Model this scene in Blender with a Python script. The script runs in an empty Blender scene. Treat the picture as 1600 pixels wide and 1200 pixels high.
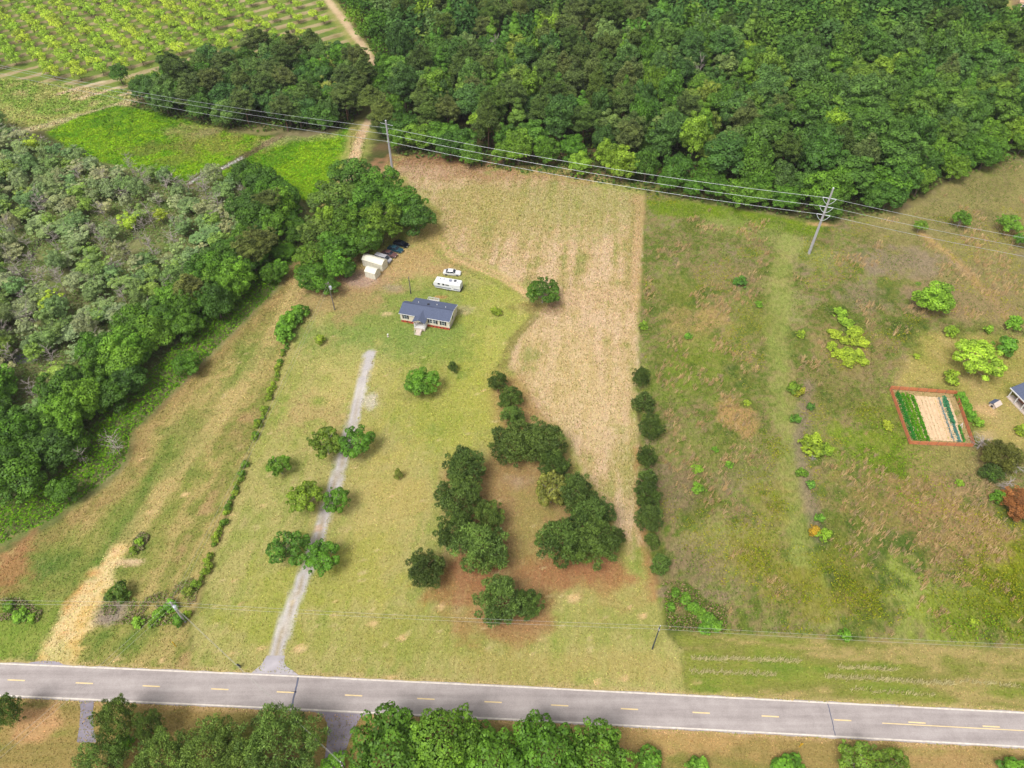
import bpy, bmesh, math, random
import numpy as np
from mathutils import Vector
sc = bpy.context.scene
PI = math.pi
# ------------------------------------------------------------------ camera, sky, sun, exposure
F_PX, CAM_H, PITCH = 1109.0, 122.0, math.radians(47)
cam = bpy.data.cameras.new('camera'); camo = bpy.data.objects.new('camera', cam)
sc.collection.objects.link(camo); sc.camera = camo
cam.sensor_fit = 'HORIZONTAL'; cam.sensor_width = 36.0; cam.lens = 36.0*F_PX/1600.0
cam.clip_start = 1.0; cam.clip_end = 12000
camo.location = (0, 0, CAM_H); camo.rotation_euler = (PI/2-PITCH, 0, 0)
SUN_EL, SUN_AZ = math.radians(58), math.radians(215)      # azimuth clockwise from +Y
w = bpy.data.worlds.new('World'); sc.world = w; w.use_nodes = True
wn = w.node_tree.nodes; wl = w.node_tree.links; wn.clear()
sky = wn.new('ShaderNodeTexSky'); sky.sky_type = 'NISHITA'; sky.sun_disc = False
sky.sun_elevation = SUN_EL; sky.sun_rotation = SUN_AZ; sky.dust_density = 4.0; sky.air_density = 1.0; sky.ozone_density = 1.0
hs = wn.new('ShaderNodeHueSaturation'); hs.inputs['Saturation'].default_value = 0.10
bg = wn.new('ShaderNodeBackground'); bg.inputs['Strength'].default_value = 0.11
wo = wn.new('ShaderNodeOutputWorld')
wl.new(sky.outputs[0], hs.inputs['Color']); wl.new(hs.outputs[0], bg.inputs[0]); wl.new(bg.outputs[0], wo.inputs[0])
sl = bpy.data.lights.new('sun', 'SUN'); sl.energy = 1.8; sl.angle = math.radians(22); sl.color = (1.0, 0.98, 0.94)
so = bpy.data.objects.new('sun', sl); sc.collection.objects.link(so)
sdir = Vector((math.sin(SUN_AZ)*math.cos(SUN_EL), math.cos(SUN_AZ)*math.cos(SUN_EL), math.sin(SUN_EL)))
so.rotation_euler = sdir.to_track_quat('Z', 'Y').to_euler(); so.location = (0, 0, 200)
vs = sc.view_settings; vs.view_transform = 'Standard'; vs.look = 'None'; vs.gamma = 1.0; vs.use_curve_mapping = False
vs.exposure = 0.75
sc.cycles.max_bounces = 5; sc.cycles.diffuse_bounces = 3; sc.cycles.transmission_bounces = 3; sc.cycles.transparent_max_bounces = 4

# ------------------------------------------------------------------ helpers
COL = sc.collection
CT, ST = math.cos(PITCH), math.sin(PITCH)
def G(px, py, z=0.0):
    """survey helper: map position (metres) on the level z of a point read off the aerial view"""
    u = (px-800)/F_PX; v = (py-600)/F_PX
    d = (CAM_H-z)/(ST+v*CT)
    return (u*d, (CT-v*ST)*d)
def mpp(x, y, z=0.0):
    return (y*CT+(CAM_H-z)*ST)/F_PX
def lin(r, g, b):
    f = lambda c: (c/255/12.92) if c/255 <= 0.04045 else ((c/255+0.055)/1.055)**2.4
    return np.array((f(r), f(g), f(b)))
KALB = 0.72
def A(r, g, b): return lin(r, g, b)*KALB
def tag(o, label=None, cat=None, group=None, kind=None):
    if label: o['label'] = label
    if cat: o['category'] = cat
    if group: o['group'] = group
    if kind: o['kind'] = kind
    return o
def empty(name, loc=(0, 0, 0), rz=0.0, scale=(1, 1, 1)):
    o = bpy.data.objects.new(name, None); COL.objects.link(o)
    o.empty_display_size = 0.3; o.location = loc; o.rotation_euler = (0, 0, rz); o.scale = scale
    return o
def link(name, me, parent=None, loc=(0, 0, 0), rz=0.0):
    o = bpy.data.objects.new(name, me); COL.objects.link(o)
    o.location = loc; o.rotation_euler = (0, 0, rz); o.parent = parent
    return o

# ---- noise in numpy
def _h(ix, iy, seed):
    n = (ix*374761393 + iy*668265263 + seed*1442695041) & 0xFFFFFFFF
    n = ((n ^ (n >> 13))*1274126177) & 0xFFFFFFFF
    return ((n ^ (n >> 16)) & 0xFFFF)/65535.0
def vnoise(x, y, s, seed=0):
    x = np.asarray(x, float)/s; y = np.asarray(y, float)/s
    ix = np.floor(x).astype(np.int64); iy = np.floor(y).astype(np.int64)
    fx = x-ix; fy = y-iy; fx = fx*fx*(3-2*fx); fy = fy*fy*(3-2*fy)
    a = _h(ix, iy, seed); b = _h(ix+1, iy, seed); c = _h(ix, iy+1, seed); d = _h(ix+1, iy+1, seed)
    return (a+(b-a)*fx)+((c+(d-c)*fx)-(a+(b-a)*fx))*fy
def fbm(x, y, s, seed=0, o=4):
    r = 0; amp = 0.5; tot = 0
    for k in range(o):
        r = r+amp*vnoise(x+17.3*k, y-9.1*k, s/2**k, seed+k*7); tot += amp; amp *= 0.55
    return r/tot
def sstep(a, b, x):
    t = np.clip((x-a)/(b-a), 0, 1); return t*t*(3-2*t)
def sd_poly(x, y, P):
    """signed distance, positive inside"""
    d = np.full(x.shape, 1e9); ins = np.zeros(x.shape, bool)
    n = len(P)
    for i in range(n):
        ax, ay = P[i]; bx, by = P[(i+1) % n]
        ex, ey = bx-ax, by-ay; L = ex*ex+ey*ey+1e-9
        t = np.clip(((x-ax)*ex+(y-ay)*ey)/L, 0, 1)
        d = np.minimum(d, (x-ax-t*ex)**2+(y-ay-t*ey)**2)
        c = ((ay > y) != (by > y))
        if ey != 0: ins ^= c & (x < ax+(y-ay)*ex/ey)
    d = np.sqrt(d)
    return np.where(ins, d, -d)
def d_path(x, y, P):
    d = np.full(x.shape, 1e9)
    for (ax, ay), (bx, by) in zip(P[:-1], P[1:]):
        ex, ey = bx-ax, by-ay; L = ex*ex+ey*ey+1e-9
        t = np.clip(((x-ax)*ex+(y-ay)*ey)/L, 0, 1)
        d = np.minimum(d, (x-ax-t*ex)**2+(y-ay-t*ey)**2)
    return np.sqrt(d)
def W(pts): return [G(*p) for p in pts]

# ---- meshes from arrays
def mesh_np(name, V, Fq, mat=None, att=None, mi=None, smooth=False):
    V = np.asarray(V, np.float32).reshape(-1, 3); Fq = np.asarray(Fq, np.int32); k = Fq.shape[1]
    me = bpy.data.meshes.new(name)
    me.vertices.add(len(V)); me.vertices.foreach_set('co', V.ravel())
    me.loops.add(Fq.size); me.loops.foreach_set('vertex_index', Fq.ravel())
    me.polygons.add(len(Fq))
    me.polygons.foreach_set('loop_start', np.arange(0, Fq.size, k, dtype=np.int32))
    if mi is not None: me.polygons.foreach_set('material_index', np.asarray(mi, np.int32))
    if smooth: me.polygons.foreach_set('use_smooth', np.ones(len(Fq), bool))
    me.update(calc_edges=True)
    if mat is not None:
        for m in (mat if isinstance(mat, (list, tuple)) else [mat]): me.materials.append(m)
    if att:
        for n, (typ, arr) in att.items():
            a = me.attributes.new(n, typ, 'POINT')
            a.data.foreach_set('color' if 'COLOR' in typ else 'value', np.asarray(arr, np.float32).ravel())
    return me
class MB:
    """collects boxes, prisms and tubes into one mesh"""
    def __init__(s): s.v = []; s.f = []
    def add(s, vs, fs):
        n = len(s.v); s.v += [tuple(p) for p in vs]; s.f += [tuple(i+n for i in f) for f in fs]; return s
    def box(s, x0, y0, z0, x1, y1, z1):
        return s.add([(x0,y0,z0),(x1,y0,z0),(x1,y1,z0),(x0,y1,z0),(x0,y0,z1),(x1,y0,z1),(x1,y1,z1),(x0,y1,z1)],
                     [(0,3,2,1),(4,5,6,7),(0,1,5,4),(1,2,6,5),(2,3,7,6),(3,0,4,7)])
    def hexa(s, b, t):
        return s.add(list(b)+list(t), [(0,3,2,1),(4,5,6,7),(0,1,5,4),(1,2,6,5),(2,3,7,6),(3,0,4,7)])
    def tube(s, pts, rad, n=6, cap=True):
        pts = [Vector(p) for p in pts]; rings = []
        rad = rad if isinstance(rad, (list, tuple)) else [rad]*len(pts)
        for i, p in enumerate(pts):
            t = (pts[min(i+1, len(pts)-1)]-pts[max(i-1, 0)]).normalized()
            up = Vector((0, 0, 1)) if abs(t.z) < 0.9 else Vector((1, 0, 0))
            a = t.cross(up).normalized(); b = t.cross(a)
            rings.append([p+(a*math.cos(2*PI*k/n)+b*math.sin(2*PI*k/n))*rad[i] for k in range(n)])
        vs = [v for r in rings for v in r]; fs = []
        for i in range(len(pts)-1):
            for k in range(n): fs.append((i*n+k, i*n+(k+1) % n, (i+1)*n+(k+1) % n, (i+1)*n+k))
        if cap: fs += [tuple(range(n))[::-1], tuple((len(pts)-1)*n+k for k in range(n))]
        return s.add(vs, fs)
    def prism(s, prof, axis_pts):
        """prof: closed list of (y,z); extruded between x0,x1"""
        x0, x1 = axis_pts; n = len(prof)
        return s.add([(x0, y, z) for y, z in prof]+[(x1, y, z) for y, z in prof],
                     [tuple(range(n))[::-1], tuple(range(n, 2*n))]+[(i, (i+1) % n, n+(i+1) % n, n+i) for i in range(n)])
    def mesh(s, name, mat=None, smooth=False, bevel=0):
        me = bpy.data.meshes.new(name); me.from_pydata(s.v, [], s.f); me.update()
        bm = bmesh.new(); bm.from_mesh(me)
        bmesh.ops.recalc_face_normals(bm, faces=bm.faces)
        if bevel: bmesh.ops.bevel(bm, geom=bm.edges[:], offset=bevel, segments=2, affect='EDGES', profile=0.6)
        bm.to_mesh(me); bm.free()
        if mat: me.materials.append(mat)
        if smooth:
            me.polygons.foreach_set('use_smooth', [True]*len(me.polygons))
        return me
    def build(s, name, mat, parent=None, **k): return link(name, s.mesh(name, mat, **k), parent)

# ------------------------------------------------------------------ materials
def newmat(name):
    m = bpy.data.materials.new(name); m.use_nodes = True
    nt = m.node_tree; nt.nodes.clear()
    out = nt.nodes.new('ShaderNodeOutputMaterial'); b = nt.nodes.new('ShaderNodeBsdfPrincipled')
    nt.links.new(b.outputs[0], out.inputs['Surface'])
    return m, nt.nodes, nt.links, b, out
def setspec(b, v): b.inputs['Specular IOR Level'].default_value = v
def paint(name, col, rough=0.6, spec=0.3, var=0.12, scale=1.5, metal=0.0, bump=0.0):
    m, n, l, b, o = newmat(name)
    tc = n.new('ShaderNodeTexCoord'); nz = n.new('ShaderNodeTexNoise'); nz.inputs['Scale'].default_value = scale; nz.inputs['Detail'].default_value = 6
    l.new(tc.outputs['Object'], nz.inputs['Vector'])
    mr = n.new('ShaderNodeMapRange'); mr.inputs['From Min'].default_value = 0.3; mr.inputs['From Max'].default_value = 0.7
    mr.inputs['To Min'].default_value = 1-var; mr.inputs['To Max'].default_value = 1+var
    l.new(nz.outputs[0], mr.inputs[0])
    mx = n.new('ShaderNodeVectorMath'); mx.operation = 'SCALE'; mx.inputs[0].default_value = tuple(col)
    l.new(mr.outputs[0], mx.inputs['Scale']); l.new(mx.outputs[0], b.inputs['Base Color'])
    b.inputs['Roughness'].default_value = rough; b.inputs['Metallic'].default_value = metal; setspec(b, spec)
    if bump:
        bp = n.new('ShaderNodeBump'); bp.inputs['Strength'].default_value = bump; l.new(nz.outputs[0], bp.inputs['Height']); l.new(bp.outputs[0], b.inputs['Normal'])
    return m
def leafmat(name, transl=0.22, lo=0.42, hi=1.68, rough=0.55):
    """colour = object colour x per-leaf tint, a little translucency"""
    m, n, l, b, o = newmat(name)
    oi = n.new('ShaderNodeObjectInfo'); at = n.new('ShaderNodeAttribute'); at.attribute_name = 'tint'
    mr = n.new('ShaderNodeMapRange'); mr.inputs['To Min'].default_value = lo; mr.inputs['To Max'].default_value = hi
    l.new(at.outputs['Fac'], mr.inputs[0])
    mx = n.new('ShaderNodeVectorMath'); mx.operation = 'SCALE'
    l.new(oi.outputs['Color'], mx.inputs[0]); l.new(mr.outputs[0], mx.inputs['Scale'])
    # lighter leaves lean towards yellow
    yl = n.new('ShaderNodeMix'); yl.data_type = 'RGBA'; yl.blend_type = 'MULTIPLY'
    yl.inputs['B'].default_value = (1.14, 1.04, 0.80, 1)
    l.new(at.outputs['Fac'], yl.inputs['Factor']); l.new(mx.outputs[0], yl.inputs['A'])
    l.new(yl.outputs['Result'], b.inputs['Base Color']); b.inputs['Roughness'].default_value = rough; setspec(b, 0.25)
    tr = n.new('ShaderNodeBsdfTranslucent'); l.new(yl.outputs['Result'], tr.inputs['Color'])
    ms = n.new('ShaderNodeMixShader'); ms.inputs[0].default_value = transl
    l.new(b.outputs[0], ms.inputs[1]); l.new(tr.outputs[0], ms.inputs[2]); l.new(ms.outputs[0], o.inputs['Surface'])
    return m
def vcolmat(name, transl=0.0):
    m, n, l, b, o = newmat(name)
    at = n.new('ShaderNodeAttribute'); at.attribute_name = 'Col'
    l.new(at.outputs['Color'], b.inputs['Base Color']); b.inputs['Roughness'].default_value = 0.8; setspec(b, 0.15)
    if transl:
        tr = n.new('ShaderNodeBsdfTranslucent'); l.new(at.outputs['Color'], tr.inputs['Color'])
        ms = n.new('ShaderNodeMixShader'); ms.inputs[0].default_value = transl
        l.new(b.outputs[0], ms.inputs[1]); l.new(tr.outputs[0], ms.inputs[2]); l.new(ms.outputs[0], o.inputs['Surface'])
    return m
def groundmat(name, sec, amt=0.35, contrast=0.35, ang=0.0, ratio=1.0, scale=1.0, bump=0.35):
    """painted base colour + fine grass / soil texture; sec = second colour of stems and soil specks"""
    m, n, l, b, o = newmat(name)
    at = n.new('ShaderNodeAttribute'); at.attribute_name = 'Col'
    geo = n.new('ShaderNodeNewGeometry')
    mp = n.new('ShaderNodeMapping'); mp.inputs['Rotation'].default_value = (0, 0, ang); mp.inputs['Scale'].default_value = (1.0, 1.0/ratio, 1.0)
    l.new(geo.outputs['Position'], mp.inputs['Vector'])
    def noise(s, d=5, r=0.6):
        z = n.new('ShaderNodeTexNoise'); z.inputs['Scale'].default_value = s; z.inputs['Detail'].default_value = d; z.inputs['Roughness'].default_value = r
        l.new(mp.outputs[0], z.inputs['Vector']); return z
    n1 = noise(1.1*scale, 7, 0.72); n2 = noise(0.55*scale, 6, 0.7); n3 = noise(2.6*scale, 3, 0.8)
    mr = n.new('ShaderNodeMapRange'); mr.inputs['From Min'].default_value = 0.32; mr.inputs['From Max'].default_value = 0.68
    mr.inputs['To Min'].default_value = 1-contrast; mr.inputs['To Max'].default_value = 1+contrast
    ad = n.new('ShaderNodeMath'); ad.operation = 'MULTIPLY_ADD'; ad.inputs[1].default_value = 0.5
    h = n.new('ShaderNodeMath'); h.operation = 'MULTIPLY'; h.inputs[1].default_value = 0.5
    l.new(n3.outputs[0], h.inputs[0]); l.new(n1.outputs[0], ad.inputs[0]); l.new(h.outputs[0], ad.inputs[2])
    l.new(ad.outputs[0], mr.inputs[0])
    mx = n.new('ShaderNodeVectorMath'); mx.operation = 'SCALE'
    l.new(at.outputs['Color'], mx.inputs[0]); l.new(mr.outputs[0], mx.inputs['Scale'])
    m2 = n.new('ShaderNodeMapRange'); m2.inputs['From Min'].default_value = 0.5; m2.inputs['From Max'].default_value = 0.72; m2.inputs['To Max'].default_value = amt
    l.new(n2.outputs[0], m2.inputs[0])
    mm = n.new('ShaderNodeMix'); mm.data_type = 'RGBA'; mm.inputs['B'].default_value = (*sec, 1)
    l.new(m2.outputs[0], mm.inputs['Factor']); l.new(mx.outputs[0], mm.inputs['A'])
    l.new(mm.outputs['Result'], b.inputs['Base Color']); b.inputs['Roughness'].default_value = 0.95; setspec(b, 0.1)
    bp = n.new('ShaderNodeBump'); bp.inputs['Strength'].default_value = bump; bp.inputs['Distance'].default_value = 0.25
    l.new(ad.outputs[0], bp.inputs['Height']); l.new(bp.outputs[0], b.inputs['Normal'])
    return m

# ------------------------------------------------------------------ the ground: one sheet, painted, cut into its fields
xs = np.concatenate([-np.geomspace(4000, 285, 26)[:-1], np.arange(-285, 285.01, 0.78), np.geomspace(285, 4000, 26)[1:]])
yy = [18.0]
while yy[-1] < 410: yy.append(yy[-1]+0.45+0.0016*(yy[-1]-18))
ys = np.concatenate([-np.geomspace(1500, 18, 14)[:-1]+0, [-6, 6], np.array(yy), np.geomspace(yy[-1]+1.5, 6000, 30)])
GX, GY = np.meshgrid(xs, ys); SH = GX.shape
nA = fbm(GX, GY, 38, 1); nB = fbm(GX, GY, 11, 5); nC = fbm(GX, GY, 4.0, 9); nD = fbm(GX, GY, 1.6, 13, 3); nE = fbm(GX, GY, 20, 21)
def streak(ang, s, ratio, seed):
    c, q = math.cos(ang), math.sin(ang)
    return fbm((GX*c+GY*q)/ratio, -GX*q+GY*c, s, seed, 4)
col = np.zeros(SH+(3,)); zone = np.zeros(SH, np.int8)
ZN = ['woodland_floor', 'lawn', 'hay_field', 'meadow', 'track_field', 'wet_field', 'orchard_ground', 'dirt_road', 'driveway', 'yard', 'grass_verge', 'swamp_ground', 'far_field']
def mixn(cols, fac):
    """blend a list of colours by a 0..1 field"""
    t = np.clip(fac, 0, 0.9999)*(len(cols)-1); i = t.astype(int); f = (t-i)[..., None]
    C = np.array(cols); return C[i]*(1-f)+C[i+1]*f
def spread(f, k=2.2): return np.clip((f-0.5)*k+0.5, 0, 1)
def lay(alpha, colour, z=None):
    global col
    a = np.clip(alpha, 0, 1)[..., None]
    col = col*(1-a)+np.asarray(colour)*a
    if z is not None: zone[alpha > 0.5] = ZN.index(z)
def poly(pts, colour, soft=0.8, rag=1.5, op=1.0, z=None, world=False):
    P = pts if world else W(pts)
    d = sd_poly(GX, GY, P)+(nC-0.5)*2*rag
    lay(sstep(-soft, soft, d)*op, colour, z)
def blob(px, py, rx, ry, colour, op=1.0, rag=0.5, soft=0.45, rot=0):
    """soft elliptical patch; radii in metres"""
    cx, cy = G(px, py); c, q = math.cos(rot), math.sin(rot)
    X = (GX-cx)*c+(GY-cy)*q; Y = -(GX-cx)*q+(GY-cy)*c
    e = 1-np.sqrt((X/rx)**2+(Y/ry)**2)+(nC-0.5)*2*rag+(nD-0.5)*rag*1.6+(nB-0.5)*(1.6*rag if max(rx, ry) > 3 else 0)
    lay(sstep(-soft, soft, e)*op, colour)
def path(pts, width, colour, soft=0.5, rag=0.6, op=1.0, z=None, world=False):
    d = width/2-d_path(GX, GY, pts if world else W(pts))+(nD-0.5)*2*rag
    lay(sstep(-soft, soft, d)*op, colour, z)
# base: woodland floor, leaf litter and shade plants
col[:] = mixn([A(84, 78, 48), A(74, 84, 38), A(110, 92, 62)], spread(nB))
# far fields beyond
poly([(1556, -40), (1556, 2), (1585, 22), (1600, 28), (1760, 60), (1900, -40)], mixn([A(150,150,75), A(172,160,95)], spread(nB)), 2, 2, z='far_field')
poly([(1572, -10), (1580, 6), (1600, 14), (1700, 30), (1700, -20)], A(140, 112, 88), 1.5, 2, 0.8)
# swamp
SWAMP = [(-420, 190), (0, 185), (60, 222), (130, 247), (200, 262), (300, 288), (350, 277), (430, 285), (480, 330), (468, 400), (440, 450), (390, 500), (330, 560), (270, 620), (215, 672), (205, 720), (170, 760), (80, 822), (0, 865), (-420, 900)]
poly(SWAMP, mixn([A(108,122,60), A(122,130,72), A(138,136,90), A(106,128,52)], spread(nB*0.6+nC*0.4)), 2, 2, z='swamp_ground')
for p in (((95, 325), (120, 300), (108, 318)), ((60, 375), (45, 415), (33, 440))): path(list(p), 1.6, A(88, 80, 82), 0.4, 0.8, 0.9)
for px, py in ((8, 355), (5, 485), (12, 478), (40, 560)): blob(px, py, 3.0, 1.6, A(150, 145, 160), 0.8)
# grass by the orchard, orchard floor
poly([(-320, 125), (0, 118), (120, 130), (190, 135), (230, 160), (190, 168), (75, 205), (0, 190), (-320, 200)],
     mixn([A(150,165,72), A(176,172,104), A(128,156,60), A(196,178,128)], spread(nB*0.7+nE*0.3)), 2.0, 2.0, z='far_field')
path([(232, 150), (190, 163), (140, 178), (70, 196), (0, 215)], 4.0, A(196, 180, 140), 1.2, 1.4, 0.85)
ORCH = [(-500, -60), (505, -60), (512, 0), (548, 42), (585, 95), (480, 80), (350, 95), (250, 112), (200, 140), (110, 133), (0, 121), (-500, 90)]
OA = math.radians(-50.7); OB = OA+PI/2
oa = np.array((math.cos(OA), math.sin(OA)))*8.06; ob = np.array((math.cos(OB), math.sin(OB)))*7.8
O0 = np.array(G(47, 74, 2.4))
ra = ((GX-O0[0])*oa[0]+(GY-O0[1])*oa[1])/8.06**2      # coordinate across the bare strips
poly(ORCH, mixn([A(108,130,52), A(124,140,60), A(96,120,48)], spread(nB)), 1.5, 1.5, z='orchard_ground')
strip = 1-np.abs((ra+0.12)-np.round(ra+0.12))*2/0.44+(nC-0.5)*1.1+(nB-0.5)*1.2
lay(sstep(-0.1, 0.25, strip)*sstep(-1, 1, sd_poly(GX, GY, W(ORCH)))*0.65, mixn([A(178,136,112), A(206,176,146), A(158,128,96)], spread(nC*0.5+nB*0.5)))
for pp in (((93, 147), (125, 137), (160, 128)), ((130, 152), (160, 144), (185, 136)), ((190, 149), (207, 144))): path(list(pp), 2.0, A(212, 190, 156), 0.5, 0.7, 0.95)
# bright wet field
WETF = [(72, 206), (130, 180), (186, 164), (215, 168), (300, 190), (400, 212), (480, 214), (548, 200), (556, 235), (520, 290), (500, 320), (430, 300), (350, 282), (300, 288), (200, 262), (130, 247)]
poly(WETF, mixn([A(96,142,8), A(126,160,22), A(84,128,14), A(118,150,34)], spread(nB*0.5+nC*0.5)), 1.0, 1.2, z='wet_field')
blob(345, 218, 14, 9, A(136, 134, 62), 0.7, 0.9); blob(310, 205, 10, 4, A(150, 146, 86), 0.6, 0.9); blob(285, 245, 8, 5, A(122, 128, 52), 0.6, 0.9); blob(400, 205, 16, 3, A(150,140,96), 0.6, 0.9)
blob(245, 232, 12, 4, A(120, 118, 60), 0.5, 0.9)
path([(296, 288), (312, 275), (350, 262), (385, 243), (418, 224), (440, 212)], 3.0, A(104, 92, 62), 0.5, 0.5, 0.95)
path([(298, 286), (312, 276), (348, 263), (380, 246)], 1.3, A(190, 186, 182), 0.4, 0.35, 0.9)
path([(420, 224), (460, 214), (520, 208)], 6, A(172, 156, 118), 2, 2, 0.5)
for pts in (((208, 178), (205, 205), (200, 222)), ((178, 183), (172, 215))): path(list(pts), 1.2, A(84, 116, 16), 0.5, 0.5, 0.7)
# track field left of the hedge
TRACK = [(476, 385), (440, 450), (390, 500), (330, 560), (270, 620), (215, 672), (205, 720), (170, 760), (80, 822), (0, 865), (-300, 960), (-300, 1030), (0, 1042), (300, 1058), (300, 975), (345, 830), (390, 712), (430, 602), (458, 510), (500, 430), (560, 300), (575, 200), (548, 200), (545, 250), (500, 320)]
tk = streak(math.radians(79), 7, 5, 31)
poly(TRACK, mixn([A(108,128,54), A(142,144,72), A(180,160,102), A(126,134,60), A(172,146,98)], spread(tk*0.6+nC*0.3+nD*.1, 2.5)), 0.8, 1.0, z='track_field')
path([(478, 395), (445, 455), (395, 505), (335, 565), (275, 625), (222, 680), (218, 730), (180, 770), (90, 832), (30, 862)], 4.0, A(164, 132, 88), 2.0, 1.8, 0.5)
path([(470, 440), (440, 500), (385, 590), (320, 680), (260, 755), (195, 850)], 3.6, A(192, 168, 112), 1.8, 1.4, .7)
for dx in (-6, 9): path([(475+dx, 425), (440+dx, 500), (385+dx, 590), (320+dx, 680), (260+dx, 755), (195+dx*2, 850)], 1.1, A(196, 172, 116), 0.6, 0.6, 0.7)
blob(80, 880, 5.5, 3.2, A(88, 118, 50), 0.75, 0.9); blob(20, 890, 4, 9, A(168, 118, 82), 0.75, 0.8); blob(60, 945, 10, 4, A(112,128,56), 0.6, 0.9)
blob(285, 690, 5, 9, A(110, 132, 54), 0.5, 0.9, rot=-0.3); blob(380, 565, 4, 7, A(116, 140, 58), 0.5, 0.9); blob(190, 830, 4, 8, A(112,132,56), 0.5, 0.9)
blob(15, 1000, 10, 7, A(126, 150, 56), 0.7, 0.8)
SANDY = [(190, 855), (165, 895), (140, 935), (112, 985), (88, 1035)]
d = 1.0+sstep(78, 48, GY)*2.9-d_path(GX, GY, W(SANDY))+(nC-0.5)*3.2+(nD-.5)*2.4
lay(sstep(-0.9, 0.9, d)*0.95, mixn([A(218,182,112), A(228,204,150), A(212,160,96)], spread(nC)), 'dirt_road')
blob(172, 958, 3.0, 2.2, A(152, 134, 128), .8, .6); blob(98, 1018, 3.6, 3.0, A(186, 178, 112), 0.7, 0.9); blob(182, 862, 1.0, 0.8, A(224, 190, 140)); blob(205, 878, 2.4, 0.7, A(206, 180, 140))
# lawn
LAWN = [(300, 1058), (300, 975), (345, 830), (390, 712), (430, 602), (458, 510), (500, 430), (580, 300), (610, 240), (700, 255), (900, 262), (1005, 300), (1003, 400), (999, 480), (1000, 570), (997, 650), (1000, 730), (1005, 800), (1012, 860), (1030, 930), (1040, 985), (1066, 1015), (1074, 1092)]
mow = streak(math.radians(84), 1.0, 14, 41)
poly(LAWN, mixn([A(136,150,66), A(162,162,86), A(178,167,104), A(150,156,78), A(184,168,114)], spread(nA*0.3+nB*0.3+nC*0.15+mow*0.25, 3.0)), 0.5, 0.5, z='lawn')
blob(640, 505, 22, 12, A(118, 146, 66), 0.75, 0.6); blob(590, 480, 12, 8, A(140, 150, 72), 0.6, 0.7); blob(700, 460, 14, 8, A(136, 150, 70), 0.55, 0.8)
blob(770, 540, 9, 26, A(182, 178, 82), 0.5, 0.7); blob(700, 640, 16, 14, A(164, 166, 66), 0.5, 0.8); blob(590, 820, 8, 22, A(192,172,106), 0.5, 0.8); blob(540, 900, 10, 9, A(158,162,64), 0.5, 0.8)
blob(430, 930, 7, 10, A(164, 166, 70), 0.5, 0.8); blob(480, 650, 9, 6, A(190, 158, 112), 0.55, 0.9); blob(545, 590, 8, 8, A(196, 180, 112), 0.5, 0.9)
blob(560, 440, 11, 5, A(184, 148, 116), 0.85, 0.5); blob(530, 470, 9, 7, A(176, 148, 102), 0.75, 0.7); blob(640, 410, 15, 6, A(190, 158, 112), 0.8, 0.7); blob(690, 360, 9, 14, A(188, 158, 104), 0.7, 0.8)
blob(560, 435, 5, 3, A(186, 156, 140), 0.8, 0.5); blob(605, 490, 1.4, .8, A(210, 186, 140), 0.8); blob(610, 448, 2.6, 1.4, A(160, 148, 120), 0.6, 0.8); blob(722, 484, 3.0, 1.6, A(176, 162, 128), 0.6); blob(692, 464, 1.5, 0.7, A(196, 146, 100), 0.7)
blob(1000, 960, 12, 6, A(150, 152, 74), 0.5, 0.8); blob(620, 1000, 20, 4, A(150,152,66), 0.45, 0.8); blob(900, 1040, 25, 2.4, A(180, 160, 96), 0.5, 0.8)
blob(640, 775, 5, 5, A(186, 166, 100), 0.5, 0.9); blob(960, 905, 8, 5, A(178, 152, 96), 0.6, 0.7)
# hay stubble
HAY = [(625, 246), (700, 258), (860, 276), (1003, 306), (1001, 400), (997, 480), (998, 570), (995, 650), (997, 730), (1001, 800), (1005, 850), (985, 868), (930, 770), (880, 670), (835, 645), (818, 600), (792, 575), (800, 540), (840, 490), (870, 465), (815, 445), (770, 415), (712, 393), (694, 372), (690, 330), (640, 285)]
hayline = streak(math.radians(83), 1.3, 16, 51)
poly(HAY, mixn([A(160,156,90), A(190,166,114), A(207,177,136), A(215,184,150), A(182,163,108)], spread(hayline*0.45+nC*0.2+nB*0.2+nD*0.15, 3.0)), 0.9, 1.2, z='hay_field')
blob(860, 320, 42, 16, A(160, 160, 86), 0.62, 0.9); blob(760, 330, 14, 18, A(184,162,98), 0.4, 0.8); blob(900, 600, 12, 14, A(202,180,116), 0.35, 0.9)
blob(700, 262, 26, 6, A(176, 134, 100), 0.7, 0.8); blob(800, 275, 30, 4, A(178, 140, 102), 0.6, 0.8); blob(650, 270, 9, 4, A(206, 172, 140), 0.6, 0.9); blob(672, 250, 16, 3, A(150, 112, 80), 0.7, 0.8)
path([(1000, 310), (994, 400), (990, 480)], 5.0, A(192, 158, 112), 1.0, 0.8, 0.6); path([(990, 320), (984, 400), (980, 480)], 1.2, A(146,146,72), 0.6, 0.5, 0.6)
blob(940, 463, 14, 3.2, A(208, 176, 136), 0.8, 0.6); blob(990, 740, 3, 9, A(158,156,84), 0.6, 0.8); blob(972, 720, 2.5, 8, A(160,156,84), 0.5, 0.8)
for k in (0, 1):
    path([(700-k*9, 375+k*3), (708-k*5, 396+k*4), (745, 412+k*6), (790, 432+k*7), (832, 462+k*6)], 1.1, A(212, 178, 134), 0.4, 0.3, 0.95); path([(688-k*26, 368+k*2), (716-k*18, 400+k*7), (760-k*10, 422+k*9), (800, 442+k*11)], .8, A(128, 132, 62), .4, .3, .6)
    path([(842-k*8, 492), (806-k*8, 530), (790-k*8, 575)], 1.0, A(136, 126, 70), 0.4, 0.3, 0.85)
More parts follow.
